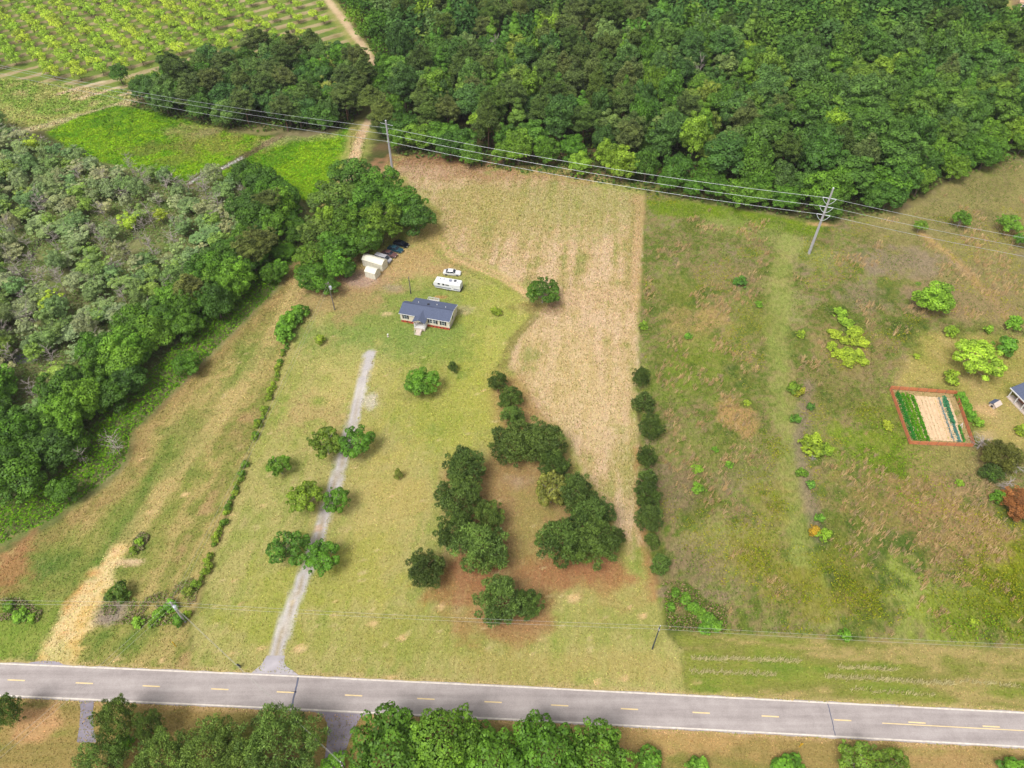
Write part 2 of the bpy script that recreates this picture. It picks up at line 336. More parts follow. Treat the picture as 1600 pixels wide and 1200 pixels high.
# needle litter under the lawn pines, darker patches under two lone trees
NEED = [(690, 735), (700, 800), (700, 880), (735, 925), (765, 990), (850, 985), (850, 930), (950, 900), (975, 850), (900, 745), (860, 660), (815, 590), (775, 570), (765, 610), (785, 680), (760, 720)]
poly(NEED, mixn([A(170,134,94), A(164,122,86), A(174,146,98)], spread(nC*0.6+nB*0.4)), 2.6, 1.8, 0.75)
blob(820, 820, 5, 9, A(158, 146, 82), 0.7, 0.8); blob(808, 752, 3.0, 1.8, A(182, 154, 130), 0.5, 0.8); blob(905, 895, 13, 3.4, A(164, 104, 72), 0.6, 0.6); blob(730, 905, 7, 4, A(160, 104, 72), 0.7, 0.6)
blob(790, 970, 8, 4, A(168, 120, 84), 0.6, 0.7); blob(848, 480, 6, 2.2, A(134, 104, 70), 0.6, 0.6); blob(655, 618, 5, 1.6, A(130, 128, 70), 0.4, 0.7)
path([(998, 700), (1002, 780), (1010, 860), (1028, 935)], 2.0, A(172, 126, 84), 0.7, 0.6, 0.7)
# meadow, right
MEAD = [(1008, 300), (1003, 400), (999, 480), (1000, 570), (997, 650), (1000, 730), (1005, 800), (1012, 860), (1030, 930), (1040, 985), (1066, 1015), (1074, 1096), (1700, 1124), (1900, 1100), (2000, 200), (1600, 235), (1500, 272), (1430, 322), (1290, 345), (1150, 325)]
mst = streak(math.radians(62), 5, 3.0, 61)
poly(MEAD, mixn([A(86,106,40), A(114,118,52), A(100,120,44), A(146,126,88), A(120,136,56), A(148,128,100), A(98,110,46)], spread(nB*0.28+nC*0.32+mst*0.22+nD*.18, 3.6)), 0.5, 1.1, z='meadow')
mm_ = sstep(0.2, 1.0, sd_poly(GX, GY, W(MEAD)))
poly([(1008, 315), (1060, 312), (1150, 326), (1290, 352), (1280, 372), (1180, 356), (1090, 342), (1020, 335)], mixn([A(122,148,20), A(104,130,30)], spread(nC)), 1.2, 1.4, 0.9)
path([(1235, 375), (1218, 430), (1212, 520), (1222, 600), (1232, 700), (1242, 790), (1256, 880), (1290, 960)], 5.5, mixn([A(152,162,82), A(140,150,72), A(166,162,92)], spread(nC)), 2.0, 2.4, 0.65)
path([(1120, 350), (1200, 365), (1280, 400)], 9, A(150, 160, 84), 3, 3, 0.55)
poly([(1330, 345), (1500, 275), (2000, 205), (2000, 620), (1600, 520), (1480, 500), (1400, 430)], mixn([A(150,132,96), A(160,148,92), A(138,128,76), A(168,150,108)], spread(nB*0.5+nC*0.5)), 5, 3, 0.75)
path([(1440, 365), (1480, 395), (1520, 435), (1560, 480), (1580, 505)], 2.4, A(196, 160, 106), 0.9, 0.8, 0.75)
blob(1400, 410, 11, 6, A(150, 130, 112), 0.6, 0.9); blob(1500, 470, 13, 7, A(156, 132, 96), 0.7, 0.8); blob(1280, 350, 4, 1.0, A(208, 168, 116), 0.9, 0.6); blob(1355, 465, 8, 5, A(142,124,104), 0.5, 0.9)
for (a, b_, rx, ry, c, op) in [(1060,460,8,9,(120,128,48),.6),(1100,560,10,12,(122,138,40),.6),(1080,600,8,6,(112,136,40),.5),(1150,430,8,4,(146,126,88),.5),(1180,500,6,10,(120,128,52),.6),
        (1060,770,7,6,(128,108,84),.6),(1130,850,8,6,(150,150,76),.5),(1080,880,7,5,(138,116,92),.6),(1190,870,5,5,(136,134,40),.5),(1205,790,4,4,(132,134,42),.5),(1325,920,8,6,(134,130,38),.5),(1250,940,5,4,(136,130,48),.45),
        (1330,540,8,9,(150,126,80),.5),(1300,610,8,8,(132,122,66),.5),(1380,710,10,7,(122,144,36),.85),(1410,750,8,6,(112,128,40),.7),(1440,800,16,9,(168,132,92),.7),(1500,740,9,6,(160,136,96),.6),(1570,890,12,10,(128,136,22),.8),(1590,940,14,6,(122,136,26),.8),
        (1460,930,12,8,(142,152,70),.6),(1420,900,5,8,(150,164,74),.7),(1530,830,6,5,(168,134,96),.6),(1480,870,7,5,(164,132,92),.5),(1380,650,7,6,(128,140,44),.5),(1350,800,8,7,(118,124,44),.5),(1305,860,6,5,(128,130,44),.5),(1540,960,10,4,(128,140,36),.6),
        (1230,470,4,8,(152,160,84),.4),(1130,700,9,6,(126,132,60),.5),(1150,650,4,5,(190,146,96),.6),(1110,500,4,5,(186,150,98),.5),(1060,500,4,6,(184,150,98),.45)]:
    blob(a, b_, rx, ry, A(*c), op, 0.9)
path([(1262, 600), (1248, 700), (1268, 790), (1280, 840)], 2.6, A(144, 124, 108), 1.0, 1.2, 0.65)
# yard of the right-hand house and garden surround
poly([(1440, 520), (1700, 530), (1800, 700), (1660, 720), (1560, 690), (1520, 680), (1500, 615), (1400, 600), (1420, 560)], mixn([A(150,152,70), A(172,158,88), A(186,164,106)], spread(nB*0.5+nC*0.5)), 2.2, 2, 0.9, z='yard')
poly([(1400, 695), (1520, 698), (1520, 735), (1440, 735)], mixn([A(146,140,76), A(160,146,86)], spread(nC)), 1.5, 1.2, 0.8)
blob(1540, 640, 2.4, 1.4, A(204, 170, 122), 0.8); blob(1540, 680, 2, 2, A(200, 172, 130), 0.6)
# road verges
VERGE = [(1040, 985), (1400, 1005), (1620, 1015), (1800, 1022), (1800, 1124), (1600, 1116), (1074, 1094), (1066, 1015)]
vst = streak(math.radians(-3.0), 2.2, 9, 71)
poly(VERGE, mixn([A(118,138,50), A(140,146,62), A(132,134,62), A(176,156,100), A(128,138,54)], spread(vst*0.7+nC*0.3, 2.4)), 0.8, 0.8, z='grass_verge')
# ground on the near side of the road
NEARSIDE = [G(-400, 1066), G(800, 1112), G(2000, 1170), (600, 0), (600, -900), (-600, -900), (-600, 40)]
poly(NEARSIDE, mixn([A(122,128,56), A(150,134,76), A(164,140,84), A(138,140,66)], spread(nB*0.4+vst*0.6, 2.4)), 0.5, 0.2, z='grass_verge', world=True)
blob(60, 1125, 4, 3, A(204, 158, 112), 0.8, 0.8); blob(1060, 1155, 14, 3, A(196, 158, 104), 0.7, 0.8); blob(1500, 1190, 12, 2, A(188,150,104), 0.5, 0.8)
# sandy shoulders along the pavement
R_TOP = [(-600, 1008), (0, 1037), (400, 1054), (800, 1073), (1200, 1093.5), (1600, 1114), (2200, 1145)]
R_BOT = [(-600, 1058), (0, 1086.5), (400, 1105), (800, 1124), (1200, 1145), (1600, 1167), (2200, 1200)]
path(R_TOP, 1.6, A(196, 172, 120), 0.4, 0.5, 0.75); path(R_BOT, 1.5, A(206, 168, 124), 0.4, 0.5, 0.65)
# driveway of gravel
DRIVE = [(578, 552), (568, 592), (556, 640), (540, 700), (522, 762), (500, 830), (478, 893), (455, 950), (440, 995), (428, 1036)]
dw = d_path(GX, GY, W(DRIVE)); rag = (nD-0.5)*1.0
lay(sstep(-0.35, 0.35, 1.25-dw+rag*.7), mixn([A(202,196,194), A(192,184,182), A(210,202,196)], spread(nC)), 'driveway')
blob(580, 628, 1.4, 2.6, A(206, 196, 178), 0.8, 0.5)
lay(sstep(-0.25, 0.25, 0.34-dw+rag*.5)*0.8*sstep(120, 95, GY), A(170, 152, 118))
blob(497, 826, 0.5, 0.7, A(214, 168, 134), 0.6)
# dirt road through the woods at the back
path([(500, -40), (512, 0), (535, 30), (552, 52), (592, 108), (600, 140), (585, 175), (567, 206), (553, 250), (535, 300)], 9, mixn([A(140,150,72), A(166,160,92)], spread(nC)), 2, 2, 0.85, z='track_field')
path([(500, -40), (512, 0), (535, 30), (552, 52), (592, 108), (600, 140), (585, 175), (567, 206), (553, 250), (535, 300)], 3.2, mixn([A(222,194,156), A(208,176,140)], spread(nC)), 0.7, 0.8, 0.95, z='dirt_road')
# ant mounds, bare spots and clay scrapes in the grass
rs = random.Random(4)
for px, py, r in [(300,945,.5),(368,907,.5),(375,944,.45),(412,790,.9),(615,775,.5),(649,845,.45),(610,678,.35),(753,616,.4),(690,948,1.0),(584,974,1.0),(522,938,.5),(630,996,1.2),(523,962,.7),(895,933,1.9),(1005,962,1.0),(985,947,.5),(846,1001,.5),
        (254,1033,1.0),(185,1030,.8),(365,1021,.7),(612,1058,1.0),(935,1066,1.2),(975,1060,.9),(235,800,.9),(290,772,1.2),(222,717,.8),(278,660,.6),(345,838,1.0),(362,803,.9),(356,830,.8),(745,345,1.4),(755,610,.4),(915,337,.6),(1090,1065,.8),(468,1014,1.3),(409,1013,.9),(458,500,.5),(492,524,.4)]:
    blob(px, py, r*.62, r*.5, A(222, 186, 136), 0.85, 0.5)
for k in range(150):
    px, py = rs.uniform(330, 990), rs.uniform(470, 1040)
    blob(px, py, rs.uniform(.25, .5), rs.uniform(.2, .45), A(214, 190, 140), 0.6, 0.4)
# ---- build the zone meshes
GZ = np.zeros(SH)
rough_z = np.isin(zone, [0, 3, 5, 11])
from_edge = np.ones(SH)
GZ = np.where(rough_z, (nC-0.5)*0.22+(nD-0.5)*0.1, (nB-0.5)*0.04)
for _ in range(2):
    GZ[1:-1, 1:-1] = (GZ[1:-1, 1:-1]*2+GZ[:-2, 1:-1]+GZ[2:, 1:-1]+GZ[1:-1, :-2]+GZ[1:-1, 2:])/6
ymid = np.interp(GX, [G(*p)[0] for p in R_TOP], [G(*p)[1] for p in R_TOP])
GZ *= sstep(3.0, 9.0, np.abs(GY-ymid+2.6)); GZ -= 0.012*(np.abs(GY-ymid+2.6) < 6)
idx = np.arange(SH[0]*SH[1]).reshape(SH)
quads = np.stack([idx[:-1, :-1], idx[:-1, 1:], idx[1:, 1:], idx[1:, :-1]], -1).reshape(-1, 4)
qz = zone[:-1, :-1].reshape(-1)
allV = np.stack([GX, GY, GZ], -1).reshape(-1, 3); allC = np.concatenate([col.reshape(-1, 3), np.ones((idx.size, 1))], 1)
GM = dict(woodland_floor=groundmat('woodland_floor', A(92,70,46), .4, .4), lawn=groundmat('lawn_grass', A(186,174,116), .42, .42, 0.1, 1.4, 1.8, .6),
    hay_field=groundmat('hay_stubble', A(220,200,162), .55, .50, math.radians(-7), 2.6, 2.4, .6), meadow=groundmat('meadow_grass', A(164,138,104), .45, .62, math.radians(-28), 1.8, 1.3, .9),
    track_field=groundmat('track_grass', A(190,168,112), .42, .36, math.radians(-11), 2.0, 1.5, .5), wet_field=groundmat('wet_field_grass', A(140,166,48), .4, .42, 0, .6, .9, .7),
    orchard_ground=groundmat('orchard_grass', A(150,150,80), .3, .3), dirt_road=groundmat('sandy_soil', A(234,208,164), .5, .25, 0, 1, 1.5), driveway=groundmat('gravel', A(216,204,192), .5, .28, 0, 1, 2.0),
    yard=groundmat('yard_grass', A(180,164,100), .35, .24), grass_verge=groundmat('verge_grass', A(178,156,106), .4, .38, math.radians(3), .5, 1.5, .5), swamp_ground=groundmat('swamp_plants', A(140,126,92), .4, .5, 0, 1, 1, .7),
    far_field=groundmat('far_grass', A(186,176,112), .35, .25))
for zi, nme in enumerate(ZN):
    q = quads[qz == zi]
    if len(q) == 0: continue
    u, inv = np.unique(q, return_inverse=True)
    me = mesh_np(nme, allV[u], inv.reshape(-1, 4), GM[nme], {'Col': ('FLOAT_COLOR', allC[u])}, smooth=True)
    tag(link('ground' if nme == 'woodland_floor' else nme, me), kind='structure')

# ------------------------------------------------------------------ the paved road with its markings
def asphalt():
    m, n, l, b, o = newmat('asphalt')
    geo = n.new('ShaderNodeNewGeometry')
    mp = n.new('ShaderNodeMapping'); mp.inputs['Rotation'].default_value = (0, 0, math.radians(2.8)); mp.inputs['Scale'].default_value = (0.05, 0.9, 1)
    l.new(geo.outputs['Position'], mp.inputs['Vector'])
    a = n.new('ShaderNodeTexNoise'); a.inputs['Scale'].default_value = 1.0; a.inputs['Detail'].default_value = 5; l.new(mp.outputs[0], a.inputs['Vector'])
    c = n.new('ShaderNodeTexNoise'); c.inputs['Scale'].default_value = 0.35; c.inputs['Detail'].default_value = 8; c.inputs['Roughness'].default_value = .75; l.new(geo.outputs['Position'], c.inputs['Vector'])
    f = n.new('ShaderNodeTexNoise'); f.inputs['Scale'].default_value = 5.0; f.inputs['Detail'].default_value = 3; l.new(geo.outputs['Position'], f.inputs['Vector'])
    s1 = n.new('ShaderNodeMath'); s1.operation = 'ADD'; l.new(a.outputs[0], s1.inputs[0]); l.new(c.outputs[0], s1.inputs[1])
    s2 = n.new('ShaderNodeMath'); s2.operation = 'MULTIPLY_ADD'; s2.inputs[1].default_value = 0.5; l.new(f.outputs[0], s2.inputs[0]); l.new(s1.outputs[0], s2.inputs[2])
    r = n.new('ShaderNodeValToRGB'); r.color_ramp.elements[0].position = .95; r.color_ramp.elements[0].color = (*A(160,149,146), 1)
    r.color_ramp.elements[1].position = 1.5; r.color_ramp.elements[1].color = (*A(196,185,181), 1)
    mr = n.new('ShaderNodeMapRange'); mr.inputs['From Max'].default_value = 2.5
    r.color_ramp.elements[0].position = .38; r.color_ramp.elements[1].position = .62
    l.new(s2.outputs[0], mr.inputs[0]); l.new(mr.outputs[0], r.inputs[0]); l.new(r.outputs[0], b.inputs['Base Color'])
    b.inputs['Roughness'].default_value = 0.9; setspec(b, .2)
    return m
M_ASPH = asphalt()
M_ASPH2 = paint('old_asphalt', A(172, 164, 174), .9, .2, .16, .8)
M_WHITE = paint('white_road_paint', A(232, 220, 208), .7, .2, .18, 1.6)
M_YEL = paint('yellow_road_paint', A(246, 218, 164), .7, .2, .12, 1.0)
M_TAR = paint('tar', A(104, 106, 124), .6, .3, .2, 1.0)
def resample(P, n):
    P = np.array(P); s = np.concatenate([[0], np.cumsum(np.hypot(*np.diff(P, axis=0).T))]); t = np.linspace(0, s[-1], n)
    return np.stack([np.interp(t, s, P[:, 0]), np.interp(t, s, P[:, 1])], 1)
def sidexy(P, off):
    t = np.gradient(P, axis=0); t /= np.linalg.norm(t, axis=1)[:, None]
    return P+np.stack([-t[:, 1], t[:, 0]], 1)*off[:, None] if hasattr(off, '__len__') else P+np.stack([-t[:, 1], t[:, 0]], 1)*off
def ribbon(name, Pa, Pb, z, mat, thick=0.0):
    n = len(Pa); V = np.concatenate([np.c_[Pa, np.full(n, z)], np.c_[Pb, np.full(n, z)]])
    Fq = [(i, i+1, n+i+1, n+i) for i in range(n-1)]
    return mesh_np(name, V, Fq, mat)
RT = resample(W(R_TOP), 400); RB = resample(W(R_BOT), 400)
er = np.random.RandomState(3)
edge = lambda n, a: np.interp(np.arange(n), np.arange(0, n+4, 2), er.uniform(-a, a, len(np.arange(0, n+4, 2))))
road = tag(link('road', ribbon('road', sidexy(RB, -0.30+edge(400, .10)), sidexy(RT, 0.22+edge(400, .10)), 0.03, M_ASPH)), kind='structure')
for nm, P in (('white_edge_line', RT), ('white_edge_line', RB)):
    link(nm, ribbon(nm, sidexy(P, -0.12), sidexy(P, 0.12), 0.045, M_WHITE), road)
RM = (RT+RB)/2
def onroad(px):
    """point of the centre line seen at that column"""
    X = np.array([G(0, 0)[0]]); y = np.interp(px, [p[0] for p in R_TOP], [(a[1]+b[1])/2 for a, b in zip(R_TOP, R_BOT)])
    return np.array(G(px, y))
for a in [-94, 12, 118.5, 223, 330, 432.5, 539, 652, 757, 861, 970, 1082, 1190, 1303, 1420, 1536]:
    P = resample([onroad(a), onroad(a+27)], 3); off = 0.12 if a > 1350 else 0
    P = sidexy(P, off+(.12 if a > 1350 else 0)); link('yellow_dash', ribbon('yellow_dash', sidexy(P, -.10), sidexy(P, .10), 0.045, M_YEL), road)
P = resample([onroad(x) for x in (1378, 1450, 1600, 1900)], 30); link('solid_yellow_line', ribbon('solid_yellow_line', sidexy(P, -.2), sidexy(P, -.06), 0.045, M_YEL), road)
def seam(pts, wdt):
    P = resample(W(pts), 12); P = P+er.uniform(-.05, .05, P.shape)
    link('tar_seam', ribbon('tar_seam', sidexy(P, -wdt/2), sidexy(P, wdt/2), 0.04, M_TAR), road)
seam([(466, 1058), (461, 1083), (455, 1107)], .28); seam([(1293, 1098.5), (1299, 1122), (1305, 1150)], .14); seam([(455, 1081), (463, 1081.5)], .2)
# paved aprons
def apron(name, pts, z=0.02, mat=M_ASPH2):
    P = W(pts); me = bpy.data.meshes.new(name); me.from_pydata([(x, y, z) for x, y in P], [], [tuple(range(len(P)))]); me.materials.append(mat); me.update()
    return tag(link(name, me), kind='structure')
apron('driveway_apron', mat=paint('worn_asphalt', A(190, 182, 186), .9, .2, .14, .6), pts=[(390, 1054), (398, 1047), (407, 1040), (413, 1031), (417, 1024.5), (445, 1024.5), (444, 1034), (447, 1041), (458, 1048), (470, 1058)])
apron('side_road', [(486, 1109), (500, 1117), (507, 1122), (511, 1130), (512, 1150), (508, 1180), (500, 1215), (530, 1215), (538, 1180), (548, 1150), (558, 1130), (563, 1121), (572, 1116), (590, 1113.5)], mat=paint('side_asphalt', A(152,142,152), .9, .2, .2, .5))
apron('farm_lane', [(122, 1092), (126, 1108), (124, 1135), (120, 1160), (150, 1160), (146, 1135), (145, 1110), (148, 1093.5)], mat=paint('lane_asphalt', A(146,138,148), .9, .2, .2, .5))
apron('gravel_apron', [(35, 1039.5), (48, 1035), (68, 1032.5), (90, 1033.5), (105, 1041.5)], mat=M_ASPH2)

# ------------------------------------------------------------------ plants: leaf-built crowns
M_LEAF = leafmat('broad_leaves'); M_NEEDLE = leafmat('pine_needles', 0.18, 0.42, 1.75, 0.6); M_BARK = paint('bark', A(112, 98, 84), .9, .1, .25, 2.0, bump=.4)
M_PBARK = paint('pine_bark', A(126, 98, 80), .9, .1, .25, 2.0, bump=.4); M_GREYWOOD = paint('weathered_bare_wood', A(176, 164, 156), .9, .1, .2, 2.0)
def unit(a): return a/(np.linalg.norm(a, axis=-1, keepdims=True)+1e-9)
def leaf_quads(P, N, S, T, R, asp=0.62, D=None):
    """one diamond-shaped leaf clump per point; D = long direction"""
    n = len(P)
    r = unit(R.normal(size=(n, 3))) if D is None else D
    t = unit(r-N*np.sum(r*N, 1, keepdims=True)); b = np.cross(N, t)
    S = S[:, None]
    lift = N*S*R.uniform(-.25, .25, (n, 1))
    V = np.stack([P-t*S, P-b*S*asp+lift, P+t*S, P+b*S*asp+lift], 1).reshape(-1, 3)
    return V, np.arange(4*n).reshape(-1, 4), np.repeat(T, 4)
def lobes_leaves(R, C, RL, n, size, needle=False, up=0.35, rough=.75, zmin=None):
    Ps, Ns, Ts, Ds = [], [], [], []
    for c, r in zip(C, RL):
        k = int(n*(r/np.mean(RL))**2)
        d = unit(R.normal(size=(k, 3))); d = d[d[:, 2] > -0.55]
        rad = r*(R.uniform(.62, 1.08, (len(d), 1)) if needle else R.uniform(.78, 1.06, (len(d), 1)))
        p = c+d*rad*np.array((1, 1, .85))
        q = np.full(len(p), False)
        for c2, r2 in zip(C, RL):
            if c2 is not c: q |= np.linalg.norm(p-c2, axis=1) < r2*.72
        d = d[~q]; p = p[~q]
        Ps.append(p); Ns.append(unit(d*.80+np.array((0, 0, up*.8))+R.normal(size=d.shape)*rough*.42)); Ds.append(d+np.array((0, 0, .35)))
        Ts.append(np.clip(R.uniform(0, 1)*.45+R.uniform(0, 1, len(p))*.55, 0, 1))
    P = np.concatenate(Ps); N = np.concatenate(Ns); T = np.concatenate(Ts); D = np.concatenate(Ds)
    if zmin is not None:
        m = P[:, 2] > zmin; P, N, T, D = P[m], N[m], T[m], D[m]
    S = size*R.uniform(.6, 1.35, len(P))
    if needle: return leaf_quads(P, unit(R.normal(size=P.shape)), S, T, R, .26, unit(D))
    return leaf_quads(P, N, S, T, R)
def trunk_mesh(name, R, H, r0, C, mat, base=0.0, limbs=9, top=.8):
    mb = MB(); wob = R.uniform(-.25, .25, (5, 2)); wob[0] = 0
    zs = np.linspace(-.15, H*top, 5)
    mb.tube([(wob[i][0], wob[i][1], zs[i]) for i in range(5)], [r0*1.25, r0, r0*.8, r0*.5, r0*.2], 6)
    order = R.permutation(len(C))[:limbs]
    for i in order:
        c = C[i]; z0 = min(max(c[2]-np.hypot(c[0], c[1])*.8, H*.18), H*.7)
        mid = (c[0]*.45, c[1]*.45, (z0+c[2])/2+.1)
        mb.tube([(0, 0, z0), mid, tuple(c)], [r0*.42, r0*.28, r0*.08], 4, False)
    return mb.mesh(name, mat)
class Proto: pass
def proto(kind, seed, H, R0, zlo, nl, lr, nleaf, size, needle=False, bark=None, shape='round', r0=.22, limbs=9, mat=None, up=.35, zmin=None):
    R = np.random.RandomState(seed); C, RL = [], []
    zc = (H+zlo)/2; hz = (H-zlo)/2
    for i in range(nl):
        d = unit(R.normal(size=3)); d[2] = R.uniform(-.75, 1) if shape != 'flat' else R.uniform(-.35, .9)
        hxy = math.sqrt(max(0, 1-d[2]**2)); a = R.uniform(0, 2*PI)
        rl = R0*R.uniform(*lr); f = R.uniform(.5, 1.0)**.7
        if R.uniform() < .3: rl *= .6; f = R.uniform(1.0, 1.08)
        if shape == 'cone':
            tz = R.uniform(0, 1); prof = (1-tz)**.8*.9+.08; rr = max(0, R0*prof-rl*.5)*R.uniform(.6, 1.0); rl = rl*(.45+.55*prof)
            c = np.array((math.cos(a)*rr, math.sin(a)*rr, zlo+rl+tz*(H-zlo-2*rl)))
        elif shape == 'vase':
            tz = R.uniform(0, 1); prof = .35+.65*math.sin(min(1, tz*1.15)*PI*.62); rr = (R0*prof-rl*.6)*R.uniform(.35, 1)
            c = np.array((math.cos(a)*rr, math.sin(a)*rr, zlo+rl+tz*(H-zlo-2*rl)))
        else:
            c = np.array((math.cos(a)*hxy*(R0-rl*.8)*f, math.sin(a)*hxy*(R0-rl*.8)*f, zc+d[2]*(hz-rl*.7)*f))
        C.append(c); RL.append(rl)
    for k in range(max(2, nl//7) if kind != 'yard_tree' else 1):
        C.append(np.array((R.uniform(-.25, .25)*R0, R.uniform(-.25, .25)*R0, zc+R.uniform(-.3, .3)*hz))); RL.append(R0*.42)
    V, Fq, T = lobes_leaves(R, C, RL, nleaf, size, needle, up, zmin=zmin)
    # fit the radius
    rr = np.percentile(np.hypot(V[:, 0], V[:, 1]), 97); V[:, :2] *= R0/rr
    p = Proto(); p.H = H; p.R = R0; p.zc = zlo+(H-zlo)*.52; p.kind = kind
    p.crown = mesh_np(kind+'_crown', V, Fq, mat or (M_NEEDLE if needle else M_LEAF), {'tint': ('FLOAT', T)})
    p.trunk = trunk_mesh(kind+'_trunk', R, H, r0, C, bark or (M_PBARK if needle else M_BARK), limbs=limbs)
    p.V, p.T = V, T
    return p
def snag(seed, H, R0, r0=.10):
    R = np.random.RandomState(seed); mb = MB()
    top = (R.uniform(-.6, .6), R.uniform(-.6, .6), H)
    mb.tube([(0, 0, -.1), (top[0]*.3, top[1]*.3, H*.5), top], [r0, r0*.7, r0*.25], 5)
    br = MB()
    for i in range(22):
        z = R.uniform(.3, .95)*H; a = R.uniform(0, 2*PI); L = R0*R.uniform(.5, 1)*(1.1-.4*z/H)
        b = np.array((top[0]*z/H*.6, top[1]*z/H*.6, z)); e = b+np.array((math.cos(a)*L, math.sin(a)*L, L*R.uniform(.2, .9)))
        br.tube([b, (b+e)/2+R.normal(size=3)*.12*L, e], [r0*.5, r0*.4, r0*.22], 4, False)
        for j in range(4):
            s = b+(e-b)*R.uniform(.4, 1); q = s+unit(R.normal(size=3)+np.array((math.cos(a), math.sin(a), .6)))*L*R.uniform(.25, .5)
            br.tube([s, q], [r0*.3, r0*.18], 3, False)
    p = Proto(); p.H = H; p.R = R0; p.zc = H*.7; p.kind = 'snag'
    p.trunk = mb.mesh('snag_trunk', M_GREYWOOD); p.crown = br.mesh('snag_branches', M_GREYWOOD); p.V = None
    return p
OAK = [proto('oak', 100+i, 11, 5, 1.6, 40, (.17, .34), 270, .235, r0=.28) for i in range(5)]
TALL = [proto('tall', 120+i, 16, 4.6, 4.0, 42, (.17, .36), 250, .27, r0=.26, shape='round') for i in range(5)]
POP = [proto('poplar', 140+i, 17, 3.4, 4, 34, (.22, .42), 250, .25, shape='cone', r0=.2) for i in range(3)]
PINE = [proto('pine', 160+i, 18, 4.0, 6.5, 62, (.12, .25), 250, .32, True, shape='round' if i % 2 else 'cone', r0=.2, limbs=8) for i in range(4)]
LPINE = [proto('lawn_pine', 180+i, 9, 4.4, .7, 50, (.16, .27), 330, .25, True, r0=.2, limbs=14) for i in range(4)]
BPINE = [proto('big_pine', 190+i, 11, 7.0, .9, 95, (.10, .18), 260, .26, True, r0=.26, limbs=16) for i in range(2)]
CEDAR = [proto('cedar', 200+i, 5, 2.4, .25, 30, (.22, .36), 130, .24, True, shape='cone', r0=.12) for i in range(3)]
YARD = [proto('yard_tree', 220+i, 6.6, 4.2, 1.5, 40, (.12, .26), 170, .20, shape='flat', r0=.17, limbs=26, bark=M_GREYWOOD) for i in range(4)]
ORC = [proto('orchard_tree', 240+i, 5.4, 2.9, 1.2, 20, (.2, .38), 110, .21, shape='round', r0=.11, limbs=6, up=.5) for i in range(4)]
BUSH = [proto('bush', 260+i, 2.4, 1.6, .05, 16, (.24, .4), 80, .18, r0=.05, limbs=8, shape='round', up=.5) for i in range(4)]
WISP = [proto('wisp', 280+i, 7.5, 2.8, 1.2, 44, (.08, .20), 80, .16, r0=.09, limbs=24, shape='round' if i % 2 else 'vase', bark=M_GREYWOOD) for i in range(4)]
BIG = [proto('big', 300+i, 11, 7.5, 1.5, 70, (.13, .22), 230, .27, r0=.3, shape='round', up=.55) for i in range(2)]
SNAG = [snag(320+i, 8, 2.6) for i in range(3)]
# leaf albedo of the kinds
def tint(rgb, r, v=.12, pine=False):
    c = A(*rgb)*np.array((1.86, 1.74, 1.42)); k = 1+r.uniform(-v, v)
    c[0] = max(c[0], (.60 if pine else .43)*c[1]); c[2] = max(c[2], (.20 if pine else .09)*c[1])
    return (c[0]*k*(1+r.uniform(-v, v)*.6), c[1]*k, c[2]*k*(1+r.uniform(-v, v)*.6), 1)
TR = random.Random(11)
def plant(name, label, cat, p, x, y, r, h, rgb, group=None, parts=('trunk', 'crown'), rz=None, z=0.0, v=.12):
    s = r/p.R
    e = empty(name, (x, y, z), TR.uniform(0, 2*PI) if rz is None else rz, (s*TR.uniform(.94, 1.06), s*TR.uniform(.94, 1.06), h/p.H))
    tag(e, label, cat, group)
    link(parts[0], p.trunk, e); c = link(parts[1], p.crown, e)
    if rgb is not None: c.color = tint(rgb, TR, v, p.crown.materials[0] == M_NEEDLE)
    return e
def at(name, label, cat, protos, px, py, rpx, h, rgb, group=None, parts=('trunk', 'crown'), v=.10):
    """plant whose crown centre is seen at a place of the aerial view"""
    p = protos[TR.randrange(len(protos))]; zc = h*p.zc/p.H
    x, y = G(px, py, zc); r = rpx*mpp(x, y, zc)
    return plant(name, label, cat, p, x, y, r, h, rgb, group, parts, v=v)
BP = ('stems', 'foliage')
# ---- yard trees along the driveway
DK = (66, 106, 30)
g = 'young trees lining the gravel driveway'
for px, py, r, h, c, l in [(509, 691, 27, 6.4, (84,112,40), 'green tree left of the driveway, farthest pair from the road'), (556, 690, 29, 6.6, (72,118,30), 'green tree right of the driveway, farthest pair from the road'),
        (477, 778, 30, 6.2, (94,122,40), 'airy green tree left of the driveway in the middle pair'), (525, 781, 23, 5.6, (74,120,34), 'smaller green tree right of the driveway in the middle pair'),
        (451, 857, 33, 6.4, (66,108,42), 'round green tree left of the driveway, pair nearest the road'), (505, 871, 31, 6.2, (74,122,32), 'round green tree right of the driveway, pair nearest the road')]:
    at('yard_tree', l, 'tree', YARD, px, py, r, h, c, g)
at('yard_tree', 'small lone green tree on the lawn left of the driveway trees', 'tree', YARD, 436, 727, 20, 4.6, (86, 128, 22))
at('yard_tree', 'full round bright green tree on the lawn in front of the house', 'tree', OAK, 658, 594, 27, 6.6, (58, 128, 26))
at('field_tree', 'dark green spreading tree alone at the edge of the hay field', 'tree', YARD, 848, 455, 30, 6.2, (44, 100, 34))
at('cedar', 'small dark cone shaped evergreen right of the round lawn tree', 'evergreen', CEDAR, 708, 572, 9, 3.2, (52, 92, 30))
at('sapling', 'thin pale green sapling in the middle of the front lawn', 'sapling', CEDAR, 622, 738, 7, 4.0, (120, 136, 60))
at('lawn_bush', 'small yellow green bush on the lawn right of the house', 'bush', BUSH, 775, 486, 9, 2.2, (104, 128, 22), None, BP)
at('lawn_bush', 'small yellow green bush on the lawn left of the house', 'bush', BUSH, 499, 530, 9.5, 2.3, (116, 138, 20), None, BP)
